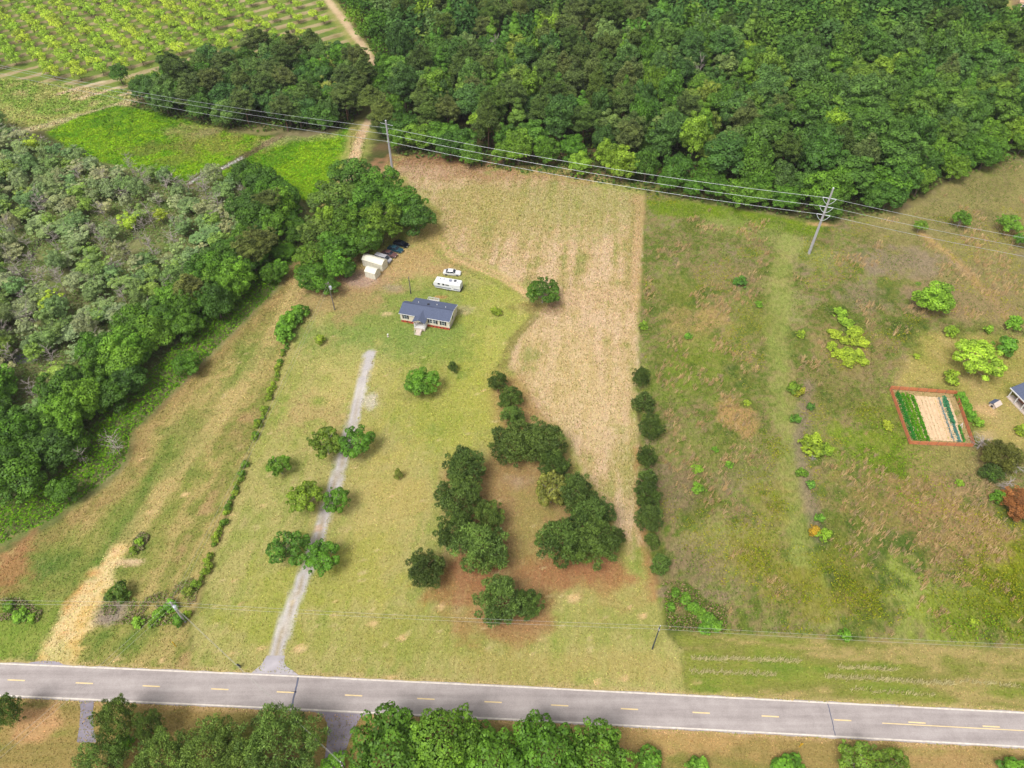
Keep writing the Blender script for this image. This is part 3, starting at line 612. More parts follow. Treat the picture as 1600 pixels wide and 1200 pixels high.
# ---- pines on the lawn
g = 'pines on the red needle covered part of the lawn'
for px, py, r, h, c, l in [(728, 728, 36, 9, (58,92,30), 'broad pine at the far end of the left pine clump'), (716, 776, 37, 9, (74,103,22), 'yellowish green pine second in the left pine clump'),
        (764, 806, 26, 8, (60,101,26), 'smaller dark pine on the right side of the left clump'), (712, 828, 32, 9, (64,90,38), 'dull green pine in the left clump near its front'), (750, 856, 48, 10.5, (78,105,36), 'largest pine at the front of the left pine clump'),
        (665, 890, 30, 7.5, (50,79,36), 'lone dark pine left of the clumps toward the driveway'), (782, 938, 40, 8.5, (72,105,28), 'wide pine nearest the road below the left clump'), (826, 944, 24, 6.5, (64,103,30), 'small pine crown joined to the right side of the nearest wide pine'),
        (778, 596, 16, 6, (52,96,28), 'small dark pine at the far tip of the pine row beside the hay'), (797, 622, 19, 6.5, (56,99,30), 'second small pine in the row beside the hay field'), (801, 650, 18, 6, (62,107,30), 'third small pine in the row beside the hay field'),
        (803, 690, 38, 9, (58,88,38), 'large dull pine where the pine row meets the right clump'), (848, 688, 38, 9.5, (41,92,28), 'large dark green pine at the hay edge of the right clump'), (866, 727, 26, 7.5, (45,94,30), 'dark pine below the large hay edge pine'),
        (900, 770, 32, 8.5, (56,92,34), 'dull green pine behind the big front pine in right clump'), (928, 805, 34, 9, (52,99,32), 'dark pine at the hay side of the big front pine'),
        (882, 846, 42, 10.5, (60,96,34), 'big pine at the left front of the right clump'), (926, 848, 40, 10, (49,94,32), 'big dark pine at the right front of the right clump'), (965, 838, 13, 4, (52,92,24), 'tiny pine poking out right of the right clump')]:
    at('lawn_pine', l, 'pine', LPINE, px, py, r, h, c, g)
at('willow_oak', 'pale olive tree squeezed among the dark pines of the right clump', 'tree', YARD, 862, 764, 30, 7.5, (112, 120, 60))
# ---- pines along the property line
g = 'young pines along the edge between hay field and meadow'
names = ['farthest', 'second', 'third', 'fourth', 'fifth', 'sixth', 'seventh', 'eighth']
for i, (px, py, r, h, c) in enumerate([(1003, 588, 14, 5, (52,84,26)), (1008, 624, 17, 5.5, (50,88,26)), (1018, 666, 18, 5.5, (58,88,32)), (1010, 714, 15, 5, (60,86,24)), (1014, 746, 18, 5.5, (62,92,24)), (1012, 774, 19, 5.5, (56,84,24)), (1014, 808, 21, 5.5, (70,92,26)), (1018, 842, 12, 4.0, (66,90,26))]):
    at('line_pine', f'young pine {names[i]} from the back in the line along the hay field edge', 'pine', CEDAR if i % 3 == 1 else LPINE, px, py, r*1.12, h*1.1, c, g)
at('round_pine', 'separate round dark green pine nearest the road at the hay field edge', 'pine', CEDAR, 1033, 877, 18, 4.6, (50, 98, 24))
# ---- right-hand meadow
for px, py, r, h, pr_, c, l in [(1462, 461, 31, 8.5, OAK, (108,146,26), 'large bright green oval tree alone in the right meadow'), (1527, 560, 38, 7.5, YARD, (122,156,22), 'wide yellow green tree above the vegetable garden'),
        (1503, 341, 16, 5, YARD, (82,120,24), 'round green tree by the power wires right of the wood'), (1578, 349, 20, 5.5, YARD, (92,130,30), 'green tree near the right picture edge under the wires'), (1439, 352, 11, 4, YARD, (92,130,16), 'small bright tree by a red earth spot near the wood'), (1597, 374, 12, 4, YARD, (80,128,24), 'tree cut by the right picture edge under the wires')]:
    at('meadow_tree', l, 'tree', pr_, px, py, r, h, c)
for px, py, r, h, c, l in [(1488, 589, 14, 3.6, (118,150,14), 'rounded yellow green bush at the upper right garden corner'), (1572, 540, 18, 4.4, (82,128,30), 'dark green bush behind the wide yellow green tree'), (1487, 517, 11, 3, (112,146,18), 'small bright bush between the two big meadow trees'),
        (1546, 514, 8, 2.4, (108,146,26), 'smallest bright bush in the row toward the right edge'), (1585, 503, 14, 3.6, (94,138,22), 'bright green bush near the right picture edge'), (1528, 660, 9, 2, (98,136,14), 'low bush right of the garden beside the small shed'),
        (1272, 694, 22, 3.2, (112,140,20), 'largest bright shrub beside the mown strip in the meadow'), (1290, 704, 14, 2.4, (104,134,20), 'shrub leaning on the largest meadow shrub'), (1288, 834, 12, 2.4, (104,140,22), 'round bright shrub at the near end of the brush row'), (1273, 829, 11, 1.8, (140,120,30), 'rusty yellow shrub beside the round bright shrub'),
        (1240, 604, 13, 2.4, (92,124,30), 'green shrub at the far end of the brush row'), (1250, 612, 10, 2, (120,132,32), 'olive shrub next to the far end of the brush row'), (1266, 634, 8, 1.8, (60,112,48), 'small dark green shrub by the brush row'), (1244, 655, 9, 1.8, (70,120,44), 'green shrub halfway along the brush row'), (1253, 738, 10, 2, (84,120,28), 'ragged green shrub below the largest meadow shrub'), (1268, 757, 9, 1.6, (70,124,52), 'blue green shrub low in the brush row'), (1281, 810, 8, 1.8, (66,126,48), 'dark green shrub just before the end of brush row'),
        (1387, 664, 10, 1.8, (134,150,22), 'yellow shrub left of the vegetable garden'), (1500, 754, 7, 1.4, (110,146,20), 'small bright shrub below the vegetable garden'), (1158, 440, 13, 2, (62,104,42), 'dark green bramble clump in the upper meadow'), (1186, 475, 7, 1.4, (92,134,26), 'small bright clump beside mown strip in upper meadow'),
        (1007, 508, 8, 1.8, (98,132,16), 'bright bush on the hay field edge far from the road'), (1075, 524, 7, 1.5, (86,132,16), 'bright round bush in the left of the meadow'), (1253, 522, 8, 1.6, (118,146,16), 'yellow green bush right of the mown meadow strip'), (1118, 702, 6, 1.2, (70,136,24), 'tiny vivid green bush in the middle left meadow'), (1140, 725, 7, 1.3, (92,138,22), 'little bright bush below the tiny vivid one'),
        (1090, 732, 10, 1.4, (98,134,20), 'low spreading bright shrub near the line of pines'), (1092, 762, 12, 1.5, (92,130,24), 'wider low shrub near the line of pines'), (1168, 629, 6, 1.2, (122,150,22), 'tiny yellow green bush left of the mown strip'), (1322, 992, 11, 2.2, (84,130,30), 'green shrub under the roadside wires in the meadow'), (1520, 970, 8, 1.5, (128,152,22), 'yellow shrub at the meadow edge by the right verge'), (1433, 556, 6, 1.2, (122,148,22), 'tiny bush left of the wide yellow green tree'),
        (1548, 742, 9, 2.2, (84,124,26), 'bright green shrub at the foot of the cedar'), (1560, 775, 13, 3, (70,110,30), 'dark green shrub left of the rust coloured bush'), (1597, 672, 10, 2, (120,146,40), 'pale green shrub at right edge below the blue roof')]:
    at('meadow_bush', l, 'bush', BUSH, px, py, r, h, c, 'bushes scattered over the right meadow', BP)
g = 'yellow green shrubs of one thicket in the meadow'
for k, (px, py, r) in enumerate([(1312, 488, 9), (1322, 503, 10), (1305, 520, 9), (1318, 530, 8), (1336, 518, 11), (1344, 535, 11), (1300, 540, 8), (1310, 552, 9), (1325, 552, 11), (1342, 555, 11), (1326, 566, 8), (1350, 565, 7)]):
    at('thicket_bush', 'bright yellow green shrub in the dense oval thicket of the meadow', 'bush', BUSH, px, py, r*1.35, 1.5, (126, 150, 22) if k > 1 else (108, 142, 22), g, BP, .06)
g = 'vivid shrubs by the boundary corner near the road'
for k, (px, py, r) in enumerate([(1072, 935, 10), (1083, 948, 11), (1096, 958, 11), (1108, 968, 12), (1118, 978, 11), (1102, 980, 11), (1056, 926, 8), (1048, 948, 7)]):
    at('boundary_shrub', 'vivid green shrub in the clump by the road beside the pole', 'bush', BUSH, px, py, r*1.15, 1.6, (84, 124, 22), g, BP, .12)
at('meadow_cedar', 'dark olive cedar beside the lower right garden corner', 'evergreen', LPINE, 1566, 712, 30, 5, (76, 84, 30))
at('meadow_cedar', 'smaller dark cedar at the foot of the olive cedar', 'evergreen', CEDAR, 1552, 735, 19, 3.6, (56, 82, 28))
for px, py, r, l in [(1535, 692, 24, 'grey leafless bush between garden corner and cedar'), (1585, 728, 24, 'grey brown leafless bush right of the cedar'), (1575, 756, 20, 'grey leafless bush behind the rust coloured bush'), (1270, 715, 8, 'heap of pale dead branches in brush row')]:
    at('bare_bush', l, 'bush', SNAG, px, py, r, 3.0 if r > 10 else 1.0, None, None, ('stems', 'twigs'))
at('rusty_bush', 'rust brown rounded bush cut by the right picture edge', 'bush', LPINE, 1596, 788, 31, 3.6, (124, 84, 54), None, BP)
for k in range(9):
    px = 1501+k*2.3; py = 617+k*4.3
    at('hedge_shrub', 'clipped bright green shrub in the short hedge right of the garden', 'shrub', BUSH, px, py, 8.0, 1.9, (84, 132, 14), 'short hedge beside the garden', BP, .04)
# ---- hedgerow between track field and lawn
hr = random.Random(8); HED = [(478, 492), (456, 520), (440, 565), (428, 602), (410, 650), (388, 712), (372, 760), (350, 815), (335, 860), (318, 905)]
hp = resample(W(HED), 64)
for i, (x, y) in enumerate(hp):
    far = i < 9
    if not far and hr.random() < .22: continue
    r = hr.uniform(2.0, 2.8) if far else hr.uniform(.5, 1.05)*(1.25 if 22 < i < 34 else 1); h = r*1.5
    x += hr.uniform(-.4, .4)-(1.2 if far else 0)
    lab = 'full bright green shrub at the wide far end of the hedgerow' if far else ('low green shrub in the thin lawn hedgerow, far half' if i < 36 else 'low green shrub in the thin lawn hedgerow, near half')
    plant('hedgerow_shrub', lab, 'shrub', BUSH[hr.randrange(4)], x, y, r, h, (68, 124, 22) if far else hr.choice([(96,124,24), (108,134,20), (76,112,30)]), 'hedgerow along the left side of the lawn', BP)
# ---- brush patches at the left
for px, py, r, h, c, l in [(184, 924, 21, 3.4, (60,84,28), 'dark round bush beside the sandy track entrance'), (214, 972, 10, 1.4, (110,152,10), 'vivid green bush at the front of the brush patch'), (278, 968, 12, 2.4, (58,120,22), 'green bush at the foot of the roadside pole'), (292, 959, 7, 1.4, (124,158,18), 'yellow green bush right of the roadside pole'),
        (268, 945, 12, 1.8, (92,142,26), 'bright bush behind the roadside pole'), (248, 958, 11, 1.6, (100,140,28), 'bright bush left of the roadside pole'), (292, 925, 10, 1.6, (104,124,50), 'dull green bush at the back of the brush patch'), (306, 912, 9, 1.4, (96,128,30), 'bush where hedgerow meets the brush patch'), (238, 972, 9, 1.2, (84,118,34), 'low bush at the mown edge of brush patch'),
        (28, 962, 14, 1.6, (92,134,24), 'low green bush left of the sandy track'), (12, 948, 11, 1.5, (84,118,36), 'low green bush at the left picture edge by the track'), (48, 966, 9, 1.2, (98,140,22), 'small green bush nearest the sandy track on its left'),
        (218, 845, 8, 1.6, (104,140,22), 'green bush in the small scrub strip by the track'), (208, 860, 8, 1.2, (92,116,36), 'low bush at the lower end of the scrub strip')]:
    at('brush_bush', l, 'bush', BUSH, px, py, r, h, c, 'bushes along the left track', BP)

# ---- oak grove by the sheds
g = 'oaks of the grove beside the sheds'
for px, py, r, h, c, l in [(548, 272, 34, 11, (62,98,36), 'oak at the far end of the grove by the dirt road'), (592, 286, 36, 12, (54,104,30), 'oak at the far right of the grove below the pole'), (520, 310, 40, 12, (74,102,44), 'dull green oak on the far left of the grove'), (570, 318, 40, 13, (62,100,34), 'tall oak in the middle back of the grove'), (628, 318, 42, 12, (50,104,30), 'dark oak at the right back of the grove'),
        (646, 338, 32, 11, (60,96,40), 'oak at the right corner of the grove beyond the cars'), (545, 352, 38, 12, (72,104,32), 'oak in the left middle of the grove'), (592, 344, 36, 13, (78,108,22), 'yellowish oak in the centre of the grove above the cars'), (502, 358, 34, 11, (78,104,46), 'pale oak on the left side of the grove'), (512, 345, 18, 13, (112,150,16), 'bright lime green tree standing among the grove oaks'),
        (526, 384, 32, 11, (66,104,34), 'oak behind the small shed'), (570, 368, 33, 10.5, (72,106,36), 'oak overhanging the long shed and the van'), (490, 402, 32, 10, (74,106,30), 'oak at the left front of the grove beside the track'), (524, 412, 22, 9, (88,136,20), 'bright green tree at the front of the grove left of shed'), (540, 418, 17, 6, (58,98,34), 'low oak beside the small shed'), (486, 430, 28, 8.5, (64,108,26), 'oak at the near tip of the grove'), (512, 445, 20, 6, (56,106,24), 'low oak beside the transformer pole')]:
    at('grove_oak', l, 'oak', OAK, px, py, r, h, c, g)

# ---- orchard
n_o = 0
def ordinal(n):
    return f"{n}{'th' if 10 <= n % 100 <= 20 else {1: 'st', 2: 'nd', 3: 'rd'}.get(n % 10, 'th')}"
def inpoly(x, y, P): return bool(sd_poly(np.array([x]), np.array([y]), P)[0] > 0)
def project(x, y, z):
    d = y*CT+(CAM_H-z)*ST; return 800+F_PX*x/d, 600+F_PX*((CAM_H-z)*CT-y*ST)/d
ORCW = W([(-500, -60), (500, -60), (505, 0), (520, 40), (480, 66), (400, 76), (330, 88), (250, 100), (195, 118), (160, 134), (110, 128), (0, 116), (-500, 90)])
orr = random.Random(21); rows = {}
for i in range(-30, 40):
    for j in range(-30, 40):
        p = O0+oa*i+ob*j
        if not inpoly(p[0], p[1], ORCW): continue
        px, py = project(p[0], p[1], 3)
        if px < -25 or py < -22 or px > 545: continue
        sparse = sstep(330, 440, px)
        if orr.random() < .03+.38*sparse: continue
        rows.setdefault(j, []).append((i, p, px, float(sparse)))
for rj, j in enumerate(sorted(rows)):
    for k, (i, p, px, sp) in enumerate(sorted(rows[j], key=lambda q: -q[0])):
        r = orr.uniform(2.8, 3.3)*(1-.25*sp); h = orr.uniform(4.6, 5.6)*(1-.25*sp)
        plant('orchard_tree', f'bright green orchard tree, {ordinal(k+1)} from the near end of the {ordinal(rj+1)} diagonal row from left', 'tree', ORC[orr.randrange(4)], p[0]+orr.uniform(-.3, .3), p[1]+orr.uniform(-.3, .3), r, h, orr.choice([(134,164,24), (124,158,20), (142,168,36)]), 'orchard trees in straight rows', v=.08, rz=OA+orr.choice((0, PI))+orr.uniform(-.3, .3)).scale.x *= 1.22

# ---- woods: trees on a jittered grid inside a ground outline
def scatter(P, step, rnd, jit=.38, lim=None):
    P = np.array(P); x0, y0 = P.min(0); x1, y1 = P.max(0); out = []
    k = 0; y = y0
    while y < y1:
        x = x0+(k % 2)*step/2
        while x < x1:
            out.append((x+rnd.uniform(-jit, jit)*step, y+rnd.uniform(-jit, jit)*step)); x += step
        y += step*.87; k += 1
    q = np.array(out); d = sd_poly(q[:, 0], q[:, 1], [tuple(p) for p in P])
    return [(a[0], a[1], dd) for a, dd in zip(q, d) if dd > 0]
far_items = []      # trees of the mass behind
def lowres(p, frac):
    n = len(p.V)//4; k = np.random.RandomState(1).permutation(n)[:int(n*frac)]
    Q = p.V.reshape(-1, 4, 3)[k]; c = Q.mean(1, keepdims=True); return ((Q-c)*2.3+c).reshape(-1, 3), p.T.reshape(-1, 4)[k].ravel()
FOREST = W([(618, 243), (700, 256), (790, 268), (870, 274), (940, 290), (1005, 302), (1100, 318), (1200, 334), (1290, 348), (1390, 334), (1440, 306), (1490, 280), (1560, 258), (1620, 238)])+[(232, 250), (330, 250), (330, 280), G(1660, 92), G(1600, 70), G(1570, 52), G(1552, 28), G(1540, -8), (215, 400), (190, 440), (-60, 440), (-96, 385), (-74, 342), (-58, 302), (-51, 270), (-50, 240)]
fr = random.Random(5)
GREENS = [(64,102,44), (74,112,44), (56,94,46), (80,114,54), (66,106,38), (84,118,42), (76,110,60)]
cnt = {'pine': 0, 'broad': 0, 'poplar': 0}
cand = []
for x, y, d in scatter(FOREST, 8.0, fr):
    px, py = project(x, y, 10)
    cand.append((y, x, y, d, px, py))
cand.sort()
def where(px):
    return 'left of the pole' if px < 620 else 'behind the hay' if px < 1000 else 'behind the meadow' if px < 1300 else 'right of the pole'
def patch(px, py):
    c = ['far left', 'left', 'left middle', 'centre left', 'centre', 'centre right', 'right middle', 'right', 'far right'][int(min(max((px-520)/122, 0), 8))]
    r = 'top edge' if py < 25 else 'back rows' if py < 75 else 'middle rows' if py < 140 else 'front rows'
    return f'{r}, {c}'
nb = 0
for px, py, r, h, l in [(772, 78, 17, 15, 'pinkish grey leafless tree standing in the middle of the back wood'), (1093, 112, 13, 16, 'pale grey dead tree in the back wood behind the meadow'), (1388, 212, 15, 12, 'pale dead tree near the wood edge right of the power pole')]: at('dead_tree', l, 'tree', SNAG, px, py, r, h, None, None, ('trunk', 'branches'))
for _, x, y, d, px, py in cand:
    inview = -30 < px < 1630 and py > -18
    small = px > 1130 and d > 8 and fr.random() < .12
    edge_ = d < 9.5
    pz = fbm(np.array([x]), np.array([y]), 45, 77)[0]
    pine_p = (.30 if 600 < px < 1000 else .07)*(1.7 if pz > .52 else .6)
    if edge_: pine_p = 0
    u = fr.random()
    if u < pine_p: kd, ps, r, h, c = 'pine', PINE, fr.uniform(4.0, 5.2), fr.uniform(14, 21), fr.choice([(80,102,58), (72,96,52), (88,106,64), (70,98,44)])
    elif d > 13 and u < pine_p+(.12 if px < 1200 else .05): kd, ps, r, h, c = 'poplar', POP, fr.uniform(3.0, 4.0), fr.uniform(15, 21), fr.choice([(76,118,42), (84,124,38), (70,112,46), (90,124,54)])
    else:
        kd = 'broad'; ps = OAK if (edge_ or fr.random() < .5) else TALL
        r = fr.uniform(3.9, 6.0)*(1.18 if px > 1130 else .98); h = fr.uniform(9, 13) if edge_ else fr.uniform(10.5, 20.5)
        if d < 4: r *= .8; h *= .8
        c = fr.choice(GREENS+[(92,118,70), (104,128,60), (58,92,46)])
        if edge_: c = fr.choice([(74,114,28), (66,106,34), (84,120,28), (62,98,38)])
        if px > 1150 and not edge_: c = fr.choice([(76,110,42), (66,100,44), (84,116,46), (62,98,40), (72,104,54)])
        if fr.random() < .025: c = (106, 138, 34)
    if 905 < px < 975 and edge_: c = (104, 138, 18)
    if small: kd, ps, r, h, c = 'broad', OAK, fr.uniform(3.6, 4.6), fr.uniform(8, 10.5), fr.choice(GREENS)
    kmax = 290
    if not inview or cnt[kd] >= kmax:
        if -140 < px < 1740 and py > -70: far_items.append((ps[fr.randrange(len(ps))], x, y, r, h, c, kd))
        continue
    cnt[kd] += 1
    bright = c[1] > 128
    tone = 'lime' if c[0] > 105 else 'bright' if bright else 'olive' if c[0] > 82 else 'deep'
    if kd == 'pine': lab = f"dull dark green pine in the back wood, {patch(px, py)}"
    elif kd == 'poplar': lab = f"narrow pointed {tone} green tree in the back wood, {patch(px, py)}"
    elif edge_: lab = f"{tone} green broadleaf tree on the wood edge {where(px)}"
    else: lab = f"{tone} green rounded broadleaf tree in the back wood, {patch(px, py)}"
    plant('pine_tree' if kd == 'pine' else 'pointed_tree' if kd == 'poplar' else 'broadleaf_tree', lab, 'pine' if kd == 'pine' else 'tree', ps[fr.randrange(len(ps))], x, y, r, h, c, 'trees of the back wood')
# wood beside the orchard
STRIP = W([(205, 168), (260, 184), (330, 200), (400, 207), (480, 207), (540, 203), (560, 185), (578, 150), (572, 118), (545, 98), (500, 88), (430, 96), (350, 112), (260, 132), (205, 150)])
for x, y, d in scatter(STRIP, 7.0, fr):
    px, py = project(x, y, 9); u = fr.random()
    if u < .34: ps, r, h, c, nme, cat, l = PINE, fr.uniform(4.0, 5.2), fr.uniform(13, 16), fr.choice([(80,102,60), (88,104,64), (72,96,52)]), 'pine_tree', 'pine', 'dull dark pine'
    elif u < .42: ps, r, h, c, nme, cat, l = WISP, fr.uniform(3, 4), fr.uniform(8, 11), (110, 128, 66), 'pale_tree', 'tree', 'pale thin crowned tree'
    else: ps, r, h, c, nme, cat, l = OAK, fr.uniform(4.2, 5.8), fr.uniform(8, 12), fr.choice([(62,98,40), (72,112,36), (64,100,52), (78,108,56)]), 'broadleaf_tree', 'tree', 'green broadleaf tree'
    plant(nme, f"{'darker ' if c[0] < 70 else ''}{l} in wood strip below orchard, {['far left', 'left', 'centre left', 'centre', 'centre right', 'right', 'far right'][int(min(max((px-200)/54, 0), 6))]} {'front' if d < 8 and py > 110 else 'back'}", cat, ps[fr.randrange(len(ps))], x, y, r, h, c, 'strip of wood between orchard and wet field')
for px, py, r, h, l in [(578, 150, 24, 13, 'olive pine leaning over the dirt road between the woods'), (598, 172, 26, 13, 'pine at the bend of the dirt road behind the far pole'), (560, 120, 20, 11, 'pine on the left side of the dirt road bend')]: at('pine_tree', l, 'pine', PINE, px, py, r, h, (86, 104, 56))
at('lone_tree', 'round dark green tree alone at the orchard corner', 'tree', OAK, 185, 113, 15, 8, (64, 104, 40)); at('pale_tree', 'thin pale grey green tree right of the orchard corner tree', 'tree', WISP, 203, 128, 9, 6, (128, 140, 84))
# swamp wood at left
SW = W([(-230, 235), (0, 195), (60, 228), (130, 252), (200, 266), (300, 292), (350, 282), (430, 290), (478, 330), (462, 402), (432, 452), (382, 502), (322, 562), (262, 622), (208, 674), (195, 722), (160, 756), (75, 815), (0, 850), (-90, 880)])
sr = random.Random(31); nsw = 0
for x, y, d in scatter(SW, 5.0, sr, .42):
    px, py = project(x, y, 4)
    if px < -70: continue
    side = ('upper' if py < 290 else 'upper middle' if py < 400 else 'middle' if py < 520 else 'lower middle' if py < 650 else 'lower')+(' left' if px < 110 else ' centre' if px < 240 else ' right')
    edge_ = d < 20 and (py > 380 or px > 380)
    dens = fbm(np.array([x]), np.array([y]), 26, 91)[0]
    if edge_:
        if sr.random() < .18 or (d < (8 if py > 540 else 5) and py > 430 and sr.random() < .9): continue
        u = sr.random()
        if d < 4: ps, r, h, c = OAK, sr.uniform(2.6, 3.8), sr.uniform(4, 6.5), sr.choice([(74,120,24), (60,104,30), (84,128,22)])
        else: ps, r, h, c = (OAK, sr.uniform(4.0, 5.6), sr.uniform(8, 11.5), sr.choice([(68,108,30), (60,98,34), (78,118,28), (56,92,38), (90,132,20)])) if u > .12 else (PINE, 4.4, 12.5, (86, 100, 56))
        kd = 'pine' if ps is PINE else 'broad'
        lab = 'dull olive pine among the green trees at the swamp edge' if kd == 'pine' else f"{'bright' if c[1] > 118 else 'deep'} green leafy tree on the swamp edge, {side} part"
        plant('pine_tree' if kd == 'pine' else 'edge_tree', lab, 'pine' if kd == 'pine' else 'tree', ps[sr.randrange(len(ps))], x, y, r, h, c, 'leafy trees along the swamp wood edge')
    else:
        u = sr.random()
        if u < .24*(1.6 if dens > .5 else .5): 
            plant('dead_tree', f'bare grey dead swamp tree, {side}', 'tree', SNAG[sr.randrange(3)], x, y, sr.uniform(1.8, 3.2), sr.uniform(4, 8), None, 'bare dead trees in the swamp', ('trunk', 'branches')); continue
        if dens > .62 and u < .7: continue
        c = sr.choice([(112,136,98), (104,130,92), (122,142,112), (102,130,80), (96,128,88), (128,140,114), (112,142,72)])
        if sr.random() < .05: c = (134, 160, 24)
        ps = WISP if u < .90 else OAK
        r = sr.uniform(2.2, 3.7); h = sr.uniform(3.5, 7.0) if ps is WISP else sr.uniform(5, 8)
        tone = 'yellow green' if c[1] > 150 else 'grey green' if ps is WISP else 'soft green'
        plant('swamp_tree', f"{tone} {'thin crowned' if ps is WISP else 'bushy'} swamp tree, {side}", 'tree', ps[sr.randrange(4)], x, y, r, h, c, 'thin swamp trees')
at('dead_tree', 'large pale dead tree leaning out of the swamp wood edge', 'tree', SNAG, 175, 690, 21, 7, None, None, ('trunk', 'branches')); at('dead_tree', 'smaller pale dead tree left of the large dead one', 'tree', SNAG, 126, 712, 12, 6, None, None, ('trunk', 'branches'))
# ---- trees on the near side of the road
for px, py, r, h, c, pr_, l in [(8, 1112, 25, 8, (58,105,26), BPINE, 'dark pine cut by the left picture edge below the road'), (180, 1122, 32, 10, (72,120,30), BPINE, 'pine reaching over the near road edge above the lane'), (232, 1135, 24, 8.5, (68,110,32), BPINE, 'smaller pine right of the lane pine'), (250, 1192, 50, 11, (86,127,26), BPINE, 'yellowish pine at the bottom left edge'), (330, 1178, 55, 11, (82,124,34), BPINE, 'broad pine at the bottom edge left of side road'), (440, 1168, 68, 12, (70,112,26), BPINE, 'largest round pine just left of the side road'), (375, 1205, 55, 10, (78,122,30), BPINE, 'pine crown at the bottom edge in front of the largest'), (160, 1190, 40, 9, (76,120,30), BPINE, 'pine in the bottom left corner')]:
    at('roadside_pine', l, 'pine', pr_, px, py, r, h, c, 'pines on the near side of the road')
for px, py, r, h, c, l in [(612, 1182, 76, 11, (58,104,26), 'glossy broadleaf tree right of the side road'), (690, 1160, 62, 13, (84,118,40), 'tall broadleaf tree with pale tips reaching over the road'), (760, 1195, 66, 11, (62,112,24), 'broadleaf tree at the bottom centre'), (850, 1185, 66, 12, (72,112,34), 'broadleaf tree right of the bottom centre'), (935, 1190, 60, 11.5, (74,110,38), 'rightmost of the large glossy trees at the bottom')]:
    at('roadside_tree', l, 'tree', BIG, px, py, r, h, c, 'large broadleaf trees on the near side of the road')
for px, py, r, h, c, l in [(520, 1194, 19, 4, (104,156,14), 'vivid lime bush at the bottom beside the side road'), (1015, 1192, 26, 3.4, (84,128,10), 'vivid green bush right of the large bottom trees'), (1095, 1203, 22, 2.6, (88,130,14), 'low vivid bush at the bottom edge'), (1232, 1198, 30, 2.8, (82,124,12), 'wide vivid bush at the bottom left of the olive tree'), (1345, 1190, 34, 5, (98,128,50), 'left half of the pale olive tree pair at the bottom'), (1395, 1198, 30, 4.6, (90,122,46), 'right half of the pale olive tree pair at the bottom'), (1592, 1202, 26, 3, (78,120,14), 'vivid bush at the bottom right corner'), (192, 1162, 15, 3, (96,150,16), 'bright bush among the pines at bottom left')]:
    at('roadside_bush', l, 'bush', BUSH if h < 4 else YARD, px, py, r, h, c, 'bushes on the near side of the road', BP)

# ------------------------------------------------------------------ stuff: the wood beyond, undergrowth, tall grass
M_VLEAF = vcolmat('mixed_leaves', .25); M_VGRASS = vcolmat('dry_stems', .15)
def rotz(V, a):
    c, s = math.cos(a), math.sin(a); return np.stack([V[:, 0]*c-V[:, 1]*s, V[:, 0]*s+V[:, 1]*c, V[:, 2]], 1)
def mass(name, items, frac):
    Vs, Cs = [], []; cache = {}
    for p, x, y, r, h, c, kd in items:
        if id(p) not in cache: cache[id(p)] = lowres(p, frac)
        V, T = cache[id(p)]; s = r/p.R
        V = rotz(V, fr.uniform(0, 6.28))*np.array((s*1.15, s*1.15, h/p.H))+np.array((x, y, 0))
        b = np.array(tint(c, fr))[:3]; Vs.append(V); Cs.append(np.c_[b*(.55+.9*T[:, None]), np.ones(len(T))])
    V = np.concatenate(Vs); C = np.concatenate(Cs)
    return tag(link(name, mesh_np(name, V, np.arange(len(V)).reshape(-1, 4), M_VLEAF, {'Col': ('FLOAT_COLOR', C)})), 'mixed green wood stretching away beyond the numbered trees', 'wood', kind='stuff')
wd = mass('far_woodland', far_items, .065); wd['label'] = 'mixed green wood stretching away behind the back wood'
def ground_leaves(name, label, cat, pts, hts, sizes, cols, flat=.7, asp=.6, seed=3):
    R = np.random.RandomState(seed); n = len(pts)
    P = np.c_[pts, hts]; N = unit(R.normal(size=(n, 3))*(1-flat)+np.array((0, 0, flat)))
    V, Fq, _ = leaf_quads(P, N, sizes, np.zeros(n), R, asp); cols = cols*1.45
    return tag(link(name, mesh_np(name, V, Fq, M_VLEAF, {'Col': ('FLOAT_COLOR', np.repeat(np.c_[cols, np.ones(n)], 4, 0))})), label, cat, kind='stuff')
R = np.random.RandomState(9)
def sample(P, n, dmin=0.0):
    P = np.array(P); q = R.uniform(P.min(0), P.max(0), (n, 2)); d = sd_poly(q[:, 0], q[:, 1], [tuple(p) for p in P]); return q[d > dmin], d[d > dmin]
def pick(cols, n): return np.array([A(*c) for c in cols])[R.randint(0, len(cols), n)]*R.uniform(.75, 1.3, (n, 1))
# undergrowth of the woods
qs, ds = sample(FOREST, 110000); q2, d2 = sample(STRIP, 9000); m = (ds < 130)
q = np.concatenate([qs[m], q2]); h = fbm(q[:, 0], q[:, 1], 4, 3)*R.uniform(.3, 1, len(q))*np.where(sd_poly(q[:, 0], q[:, 1], FOREST) > 9, 3.2, 2.6)
ground_leaves('undergrowth', 'low green undergrowth along the foot of the woods', 'undergrowth', q, h, R.uniform(.35, .75, len(q)), pick([(74,100,36), (84,112,30), (64,88,40), (96,110,50)], len(q)))
